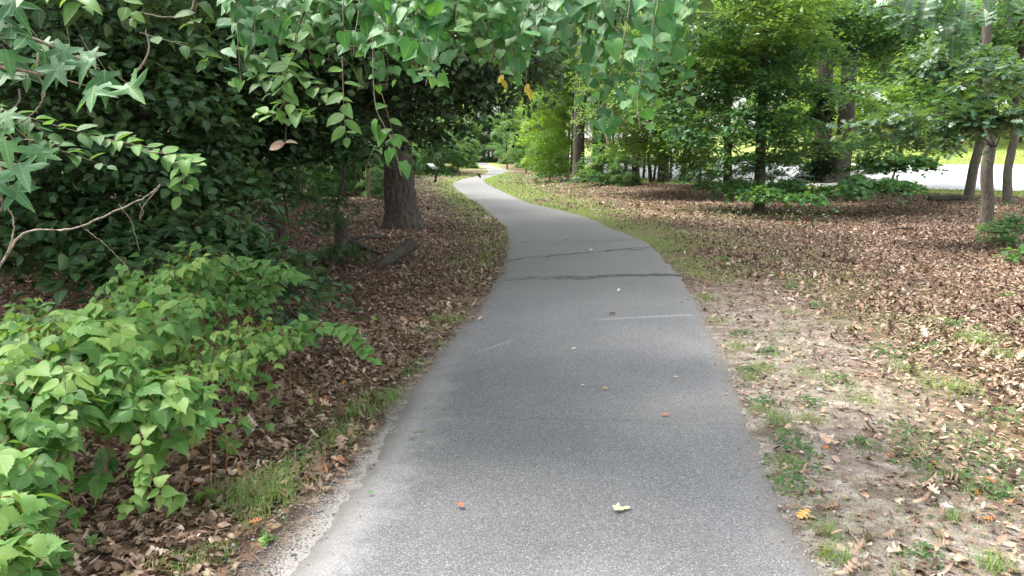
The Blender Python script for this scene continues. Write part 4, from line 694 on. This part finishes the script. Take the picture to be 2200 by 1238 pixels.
# sprigs along a twig: alternate leaves
def sprig(sp, st, pts, Y, n, size, rnd=.5, up=.9, r0=.002, jit=.25, face=.6, hang=.35, Y2=None, spreadang=55):
    Y2 = Y2 or Y; L = smooth_line([at(x, y, Y+(Y2-Y)*i/max(1, len(pts)-1)) for i, (x, y) in enumerate(pts)], 30); tube(st, L, np.linspace(r0, r0*.4, 30), 5)
    for k in range(n):
        f = (k+1)/n; i_ = min(28, int(f*29)); p = L[i_]; d = nrm(L[i_+1]-L[i_]); nn = nrm(np.array([0, 0, up])+CAMD*face+rng.normal(0, jit, 3)); s = nrm(np.cross(nn, d)); sg = 1 if k % 2 else -1
        a = radians(spreadang) if k < n-1 else 0; tip = d*cos(a)+s*sg*sin(a)+np.array([0, 0, -hang])+rng.normal(0, .12, 3)
        sp.append((p, nn, tip, size*rng.uniform(.8, 1.15)*(.75+.25*sin(pi*f)), np.clip(rnd+rng.normal(0, .12), 0, 1)))
# sweetgum tree, its trunk just outside the frame on the left
root = thing('sweetgum_tree', 'sweetgum branch with star-shaped leaves at the left edge', 'tree', (-2.9, 2.6, 0)); mb = MB()
tube(mb, smooth_line([(-2.9, 2.6, -.05), (-2.95, 2.6, 2), (-2.9, 2.7, 4.5), (-2.8, 2.8, 7)], 40), np.linspace(.1, .05, 40), 16, .08); mb.build('trunk', M['bark_grey'], root)
st = MB(); sp = []; b0 = np.array([-2.93, 2.62, 2.2])
BR = [([(-60, 60), (60, 80), (150, 118), (215, 150)], 2.5), ([(-60, 130), (40, 150), (110, 165), (190, 185)], 2.45), ([(-80, 250), (0, 275), (30, 300)], 2.35), ([(-80, 340), (0, 350), (50, 355)], 2.35), ([(-80, 0), (0, 10), (35, 20)], 2.5), ([(-80, 420), (0, 400), (20, 410)], 2.3), ([(60, 150), (130, 130), (230, 165)], 2.55)]
for pts, Y in BR:
    L = smooth_line([b0+(at(*pts[0], Y)-b0)*.0]+[at(x, y, Y) for x, y in pts], 30); tube(st, L, np.linspace(.009, .002, 30), 6)
GUM = [(62,85,.12,2.5),(25,60,.12,2.5),(95,120,.11,2.5),(150,105,.14,2.5),(140,145,.14,2.45),(190,120,.10,2.55),(205,135,.13,2.5),(225,160,.13,2.45),(205,195,.13,2.4),(270,190,.13,2.4),(125,150,.10,2.5),(40,130,.13,2.5),(10,115,.13,2.45),(15,160,.12,2.45),(60,165,.1,2.5),(10,250,.11,2.35),(18,275,.12,2.35),(8,310,.12,2.3),(70,320,.11,2.35),(95,330,.09,2.35),(40,360,.13,2.3),(0,385,.13,2.3),(20,410,.12,2.3),(15,5,.14,2.5),(5,35,.12,2.5),(60,-10,.12,2.5),(110,-20,.1,2.6),(165,130,.09,2.6),(85,100,.1,2.6)]
for (x, y, s, Y) in GUM:
    s *= .86
    p = at(x, y-12, Y); a = rng.normal(0, .45); q = p+np.array([rng.normal(-.03, .02), .01, .05]); sticks(st, [q], [p], [.0013], [.001]); sp.append((p, CAMD*.8+np.array([.15+rng.normal(0, .3), 0, .75+rng.normal(0, .15)]), np.array([sin(a)+.35, -.5, -.9]), s, np.clip(rng.normal(.45, .22), 0, 1)))
st.build('branches', M['twig'], root); leafset(root, sp, L_STAR, M['gum'])
# beech sprigs hanging into the picture
def sprigs_thing(name, lb, cat, lst, mat, T, anchor, size=.08, wid=.9, stemmat='twig', **kw):
    root = thing(name, lb, cat, anchor); st = MB(); sp = []
    for (pts, Y, n, rnd) in lst: sprig(sp, st, pts, Y, n, size, rnd, **kw)
    st.build('twigs', M[stemmat], root); leafset(root, sp, T, mat, wid=wid); return root
sprigs_thing('beech_branch', 'drooping beech branch with pale tips left of the stout oak', 'branch', [([(650, 20), (625, 120), (610, 190), (615, 262)], 3.0, 16, .45), ([(640, 100), (590, 165), (560, 180), (545, 150)], 3.1, 9, .2), ([(615, 215), (590, 245), (565, 245)], 3.0, 6, .75), ([(620, 215), (640, 240), (655, 250)], 2.95, 5, .6), ([(600, 120), (640, 165), (690, 200), (735, 215)], 3.2, 12, .25), ([(735, 120), (738, 210), (740, 260), (746, 300)], 3.0, 9, .55), ([(560, 60), (530, 120), (555, 140)], 3.2, 7, .2), ([(820, 200), (840, 270), (845, 300)], 3.3, 5, .2), ([(640, 150), (620, 160), (580, 205)], 3.2, 8, .3)], M['beech'], L_OVATE, at(640, -60, 3.1), .078)
sprigs_thing('beech_branch', 'beech branch with light green tip reaching in from the left', 'branch', [([(-60, 215), (120, 270), (230, 300), (310, 325)], 2.7, 22, .25), ([(230, 300), (330, 320), (390, 350), (410, 385)], 2.65, 14, .6), ([(310, 325), (380, 335), (425, 355)], 2.6, 7, .8), ([(380, 350), (395, 385), (385, 425)], 2.6, 6, .85), ([(60, 255), (110, 300), (150, 340)], 2.8, 9, .2), ([(-60, 330), (60, 300), (150, 330), (240, 360)], 3.0, 12, .15)], M['beech'], L_OVATE, at(-100, 200, 2.8), .068, up=1.1)
sprigs_thing('beech_branch', 'dark beech branch crossing the top left corner of the woods', 'branch', [([(240, -40), (270, 10), (285, 40)], 3.0, 5, .5), ([(430, -40), (420, 30), (415, 60)], 3.6, 6, .1), ([(300, 70), (400, 100), (440, 120), (436, 140)], 3.6, 9, .15), ([(160, -30), (170, 0), (175, 15)], 2.8, 4, .6)], M['beech'], L_OVATE, at(300, -60, 3.2), .09)
# oak branch at the upper right
root = thing('oak_branch', 'near oak branch with large lobed leaves at the upper right', 'branch', at(2260, -80, 4.8)); st = MB(); sp = []
for pts, n, Y in (([(2260, -80), (2120, -20), (2000, 0), (1880, 20)], 17, 4.7), ([(2260, -80), (2130, 10), (2030, 50), (1960, 60)], 15, 4.8), ([(2200, -50), (2100, 30), (2060, 60), (2030, 85)], 12, 4.9), ([(2100, -30), (1980, -10), (1920, -20)], 9, 4.6), ([(2240, -40), (2190, 10), (2170, 30)], 9, 5.0), ([(2080, 0), (2000, 30), (1935, 40)], 9, 4.7)): sprig(sp, st, pts, Y, n, .165, .4, up=.8, r0=.006, hang=.5, jit=.4)
st.build('twigs', M['twig'], root); leafset(root, sp, L_OAK, M['oakleaf'])
# bare vines and grey twigs
def bare(lb, lines, mat='vinebark', name='bare_vine', cat='vine'):
    p0 = at(*lines[0][0][0], lines[0][1]); root = thing(name, lb, cat, p0); mb = MB()
    for pts, Y, w in lines: L = smooth_line([at(x, y, Y) for x, y in pts], 50); L += rng.normal(0, .0012, L.shape); tube(mb, L, np.linspace(w, w*.45, 50), 6, .1)
    mb.build('stem', M[mat], root)
bare('long bare tan vine arching from the left edge up to the beech tip', [([(-20, 610), (20, 540), (60, 498), (160, 490), (250, 452), (310, 425), (345, 398)], 2.55, .0045), ([(255, 438), (275, 465), (283, 478), (300, 540)], 2.7, .0014), ([(298, 436), (308, 455), (300, 474)], 2.55, .0012), ([(185, 493), (230, 530), (278, 578)], 2.7, .0014)])
bare('bare tan vine curving up the left edge beneath the sweetgum', [([(-20, 600), (15, 545), (30, 490), (22, 455), (-10, 420)], 2.4, .0035)])
bare('pale crooked twig hanging in an S below the sweetgum leaves', [([(82, 115), (80, 150), (95, 190), (85, 225), (55, 258), (30, 268)], 2.45, .0035), ([(42, 190), (40, 220), (20, 238), (-15, 250)], 2.45, .003), ([(20, 50), (60, 90), (110, 120), (150, 150)], 2.6, .0035)])
bare('grey crooked twig dangling in the dark woods at upper left', [([(285, 163), (305, 140), (320, 105), (313, 62)], 4.2, .008), ([(420, -10), (405, 28), (360, 37), (290, 25)], 4.0, .006)])
bare('thin straight vine dropping from the sweetgum to the brambles', [([(60, 250), (63, 320), (60, 360)], 2.5, .0012), ([(345, 400), (310, 440), (300, 470)], 2.7, .0018)])
p = at(612, 308, 3.0); o = thing('dead_leaf', 'curled brown dead leaf dangling from the beech branch', 'leaf', p); leafset(o, [(p, np.array([0, -1, .5]), np.array([-1, 0, -.3]), .07, .62), (p, np.array([0, -.5, .8]), np.array([1, 0, .5]), .05, .75)], L_DRY, M['litter'], 'blade'); mb = MB(); sticks(mb, [p], [at(616, 262, 3.0)], [.0008], [.0008]); mb.build('stalk', M['twig'], o)
# ------------------------------------------------------------ brambles, lower left
def bramble(lb, ells, n, size=.075, canes=5, bright=.45):
    near = E_near = ells[0][1] < 3.6; size *= 1. if near else .78; n = int(n*(1.05 if near else 1.35)); canes = max(2, canes-1)
    E_ = np.array(ells); base = E_[:, :3].mean(0); gz = 0.0; root = thing('bramble_bush', lb, 'bush', (base[0], base[1]+.1, gz), 'brambles left of the path'); st = MB(); sp = []; w = (E_[:, 3]*E_[:, 4]*E_[:, 5])**(2/3); w /= w.sum()
    for e in E_:
        for _ in range(canes):
            g0 = np.array([e[0]+rng.uniform(-.3, .3), e[1]+rng.uniform(0, .4), 0]); tp = e[:3]+rng.uniform(-.8, .8, 3)*e[3:6]; m = (g0+tp)/2+np.array([rng.uniform(-.1, .1), .05, .04]); tube(st, smooth_line([g0, m, tp], 14), np.linspace(.003, .0014, 14), 5)
    for k in range(n):
        e = E_[rng.choice(len(E_), p=w)]; u = nrm(rng.normal(size=3)); u[2] = abs(u[2]) if rng.random() < .8 else u[2]; c = e[:3]+u*e[3:6]*rng.uniform(.35, 1)**.5; c[2] = c[2]-(c[2]*rng.uniform(.1, .95) if rng.random() < .1 else 0)+rng.normal(0, .035); c[2] = max(c[2], .05)
        nn = nrm(np.array([0, 0, 1.])+u*[.6, .6, 0]+CAMD*.3+rng.normal(0, .36, 3)); d = nrm(np.array([u[0]+rng.normal(0, .6), u[1]-.5+rng.normal(0, .5), -.35])); d = nrm(d-nn*(d@nn)); s = np.cross(nn, d); sz = size*rng.uniform(.45, 1.2)*(1.3 if rng.random() < .15 else 1); r = np.clip(bright+.14-(.35 if rng.random() < .3 else 0)+rng.normal(0, .24)+.25*(u[2]-.4), 0, 1)
        sticks(st, [c-d*.07-nn*.01], [c], [.0012], [.001])
        sp.append((c, nn+rng.normal(0, .12, 3), d+np.array([0, 0, -.15]), sz*1.15, r))
        for sg in (1, -1): sp.append((c-d*.006, nn+s*sg*.15+rng.normal(0, .12, 3), d*.25+s*sg+np.array([0, 0, -.12]), sz*.9, np.clip(r+rng.normal(0, .05), 0, 1)))
    st.build('canes', M['cane'], root); leafset(root, sp, L_BRAM, M['bramble']); return root
bramble('bramble bush with broad pale leaves in the middle of the thicket', [E(120, 780, 3.3, .42, .35, .2), E(230, 740, 3.7, .4, .3, .16), E(60, 860, 3.0, .3, .3, .16)], 330, .085, 4, .5)
bramble('tallest bramble with a yellow-green shoot rising above the thicket', [E(340, 690, 4.2, .45, .4, .2), E(400, 620, 4.6, .28, .25, .16), E(310, 640, 4.6, .3, .3, .14)], 300, .075, 5, .45)
bramble('bramble arching right at the back of the thicket', [E(480, 640, 4.9, .38, .3, .16), E(570, 600, 5.0, .3, .2, .08), E(420, 580, 5.3, .35, .3, .14)], 260, .065, 4, .35)
bramble('bramble sprawling low toward the path with small pale leaves', [E(480, 760, 4.0, .35, .3, .12), E(560, 740, 4.2, .3, .25, .10), E(420, 820, 3.7, .3, .25, .10)], 300, .055, 4, .65)
bramble('bramble in front with rounded light leaves above the leaf litter', [E(330, 860, 3.2, .25, .2, .07), E(390, 900, 3.15, .18, .12, .035), E(230, 840, 3.2, .28, .2, .09)], 170, .08, 4, .6)
bramble('bramble filling the left edge with darker leaves', [E(50, 920, 2.8, .24, .22, .12), E(10, 1040, 2.5, .15, .2, .12), E(-20, 880, 3.0, .3, .3, .16)], 230, .08, 4, .3)
bramble('bramble at the bottom left corner of the photo', [E(20, 1130, 2.3, .11, .12, .07), E(-10, 1230, 2.1, .13, .15, .1)], 90, .08, 3, .35)
bramble('bramble in shade at the far left with small bluish leaves', [E(40, 720, 3.8, .32, .3, .14), E(-40, 740, 3.8, .3, .3, .16)], 170, .06, 3, .3)
BL = dict(up=1., face=.7, jit=.2, spreadang=65, r0=.002, hang=.2)
sprigs_thing('bramble_shoot', 'trailing bramble shoot reaching right over the leaf litter', 'shoot', [([(600, 740), (650, 715), (700, 700), (745, 715), (775, 745), (808, 778)], 4.35, 26, .6), ([(690, 700), (660, 690), (640, 695)], 4.35, 5, .6)], M['bramble'], L_BRAM, gnd(600, 770), .075, 1.1, 'cane', **BL)
sprigs_thing('bramble_shoot', 'bright bramble shoot drooping to the litter at lower left', 'shoot', [([(135, 780), (145, 880), (148, 960), (140, 1030), (125, 1110)], 2.75, 20, .85)], M['bramble'], L_BRAM, gnd(140, 900), .058, 1.1, 'cane', **BL)
sprigs_thing('bramble_shoot', 'bramble shoot hanging right of the drooping bright one', 'shoot', [([(300, 930), (308, 1000), (300, 1050), (265, 1110)], 2.8, 16, .6), ([(308, 1000), (340, 1050), (355, 1070)], 2.8, 6, .6)], M['bramble'], L_BRAM, gnd(305, 940), .058, 1.1, 'cane', **BL)
sprigs_thing('bramble_shoot', 'upright yellow-green bramble tip above the thicket', 'shoot', [([(375, 640), (395, 600), (415, 570), (440, 548)], 4.5, 14, .95)], M['bramble'], L_BRAM, gnd(380, 700), .06, 1.1, 'cane', **BL)
sprigs_thing('bramble_shoot', 'long bramble tip arching right out of the thicket', 'shoot', [([(480, 560), (540, 565), (600, 585), (655, 598)], 5.0, 20, .55), ([(500, 610), (540, 640), (575, 668)], 4.8, 10, .6)], M['bramble'], L_BRAM, gnd(480, 650), .075, 1.1, 'cane', **BL)
for (x, y, h, lb) in ((498, 985, 45, 'small bright seedling in the litter beside the brambles'), (150, 1215, 30, 'tiny seedling near the bottom left corner'), (195, 1180, 25, 'low seedling right of the tiny corner one'), (565, 1172, 14, 'small seedling on the bare dirt edge'), (800, 700, 20, 'small green seedling at the end of the trailing shoot')):
    g0 = gnd(x, y); sprigs_thing('seedling', lb, 'seedling', [([(x, y), (x+4, y-h*.6), (x-2, y-h)], g0[1], 9, .8)], M['bramble'], L_BRAM, g0, .03 if h < 40 else .045, 1.1, 'greenstem', up=1., face=.6, spreadang=75)
# dark seedlings behind the brambles
tree('beech_sapling', 'dark-leaved beech sapling right behind the brambles', 'sapling', (560, 640), [(560, 640, 7), (558, 600, 6), (550, 560, 5)], mat='twig', seg=6,
     crown=[dict(ells=[E(600, 610, 5.8, .35, .3, .1), E(630, 680, 5.4, .25, .2, .06), E(520, 560, 6, .5, .35, .14), E(470, 530, 6, .4, .3, .12), E(230, 560, 5.4, .5, .35, .1), E(330, 560, 5.4, .4, .35, .12)], nclump=80, per=16, T=L_OVATE, mat=M['dark'], size=.11, spread=.28)])
# ------------------------------------------------------------ information sign
b = gnd(936, 392); Y = b[1]; root = thing('information_sign', 'slanted information panel on a dark post left of the far bend', 'sign', (b[0], b[1], float(hgt(b[0], b[1]))))
def box(mb, c, h, R=None):
    V = np.array([[x, y, z] for x in (-1, 1) for y in (-1, 1) for z in (-1, 1)], float)*h
    if R is not None: V = V@np.array(R).T
    mb.add(V+c, [np.array([[0, 1, 3, 2], [4, 6, 7, 5], [0, 4, 5, 1], [2, 3, 7, 6], [0, 2, 6, 4], [1, 5, 7, 3]])], .5)
M['signdark'] = flatmat('dark_metal', [(.3, (.02, .022, .024)), (.7, (.04, .042, .045))], .5); M['signpale'] = flatmat('pale_panel', [(.3, (.22, .23, .22)), (.7, (.32, .33, .31))], .4)
mb = MB(); box(mb, np.array([b[0], b[1], .36]), [.065, .045, .42]); mb.build('post', M['signdark'], root)
a = radians(-42); R = np.array([[cos(a), 0, -sin(a)], [0, 1, 0], [sin(a), 0, cos(a)]]); R = np.array([[cos(.4), sin(.4), 0], [-sin(.4), cos(.4), 0], [0, 0, 1]])@R
c = np.array([b[0]-.16, b[1], .86]); mb = MB(); box(mb, c, [.25, .34, .022], R); mb.build('frame', M['signdark'], root); mb = MB(); box(mb, c+R@np.array([0, 0, .02]), [.228, .318, .01], R); mb.build('panel', M['signpale'], root)
# ------------------------------------------------------------ single leaves lying on the path
def fmat(n, c): return flatmat(n, [(.3, tuple(q*.75 for q in c)), (.7, c)], .6, 40, .1)
M['f_yellow'] = fmat('pale_yellow_leaf', (.62, .56, .30)); M['f_orange'] = fmat('orange_leaf', (.36, .13, .055)); M['f_brown'] = fmat('brown_leaf', (.22, .12, .06)); M['f_tan'] = fmat('tan_leaf', (.5, .38, .2)); M['f_green'] = fmat('green_leaf', (.10, .26, .07)); M['f_white'] = fmat('bleached_leaf', (.6, .58, .54)); M['f_ochre'] = fmat('ochre_leaf', (.5, .3, .08))
FL = [(1328,1108,.062,'f_yellow','pale yellow leaf flat on the asphalt near the camera',L_MAPLE),(1345,1104,.045,'f_yellow','small pale leaf overlapping the pale yellow one',L_OVATE),(1433,900,.05,'f_orange','orange leaf on the asphalt, right of centre',L_OAK),(1300,843,.045,'f_ochre','curled ochre leaf in the middle of the path',L_DRY),(990,1100,.045,'f_orange','small orange leaf near the chalky left edge',L_OVATE),(1034,690,.08,'f_tan','tan leaf at the left edge of the path',L_DRY),(1010,692,.08,'f_brown','dark brown leaf beside the tan one at the path edge',L_DRY),(1312,680,.09,'f_brown','brown leaf at the start of the pale scuff line',L_DRY),(1452,819,.04,'f_tan','tiny tan leaf on the right half of the path',L_DRY),(905,935,.035,'f_green','small green leaf scrap on the asphalt, left side',L_OVATE),(1252,838,.03,'f_white','white scrap in the middle of the path',L_DRY),(1330,628,.06,'f_white','pale leaf just before the nearer crack',L_DRY),(1233,756,.045,'f_white','tiny white scrap left of centre on the path',L_DRY),(795,1070,.03,'f_green','green speck of leaf on the chalky edge',L_OVATE),(1730,1112,.085,'f_ochre','ochre curled oak leaf on the sandy right verge',L_OAK),(545,1135,.06,'f_orange','orange leaf on the dirt left of the path',L_OAK),(730,995,.06,'f_orange','orange-tan leaf at the edge of the bare dirt',L_OAK),(2008,1002,.07,'f_orange','rusty orange leaf among the weeds at right',L_OAK),(1930,822,.10,'f_tan','large pale dead leaf on the right verge',L_OAK),(870,862,.035,'f_green','green leaf scrap at the left path edge',L_OVATE),(1700,650,.1,'f_white','bleached leaf on bare soil right of the path',L_OAK),(1760,845,.05,'f_white','white scrap lying in the right verge',L_DRY),(2035,1100,.05,'f_white','crumpled white scrap near the lower right',L_MAPLE),(540,935,.07,'f_white','bleached leaf on the litter below the brambles',L_OVATE),(1220,518,.08,'f_brown','small dark leaf on the path past the further crack',L_DRY),(1270,540,.08,'f_white','pale fleck on the path beside the further crack',L_DRY),(1120,489,.1,'f_brown','dark leaf on the path where it narrows',L_DRY)]
for (x, y, s, m, lb, T) in FL:
    p = gnd(x, y) if pdist(*[np.array(q) for q in flat(x, y)[:2]]) > 0 else flat(x, y)+[0, 0, .0]; p = np.array(p); p[2] = max(p[2], 0)+.034 if pdist(np.array(p[0]), np.array(p[1])) < 0 else p[2]+.03
    a = rng.uniform(0, 6.28); mb = MB(); tip = np.array([cos(a), sin(a), 0]); leaves(mb, T, np.array([p-tip*s*.4]), np.array([[rng.normal(0, .12), -.1, 1.]]), tip[None], [s*1.05], np.array([.5]), [rng.uniform(-.1, .35)], [rng.uniform(-.2, .9)], [.9])
    tag(mb.build('fallen_leaf', M[m], loc=p), lb, 'leaf')
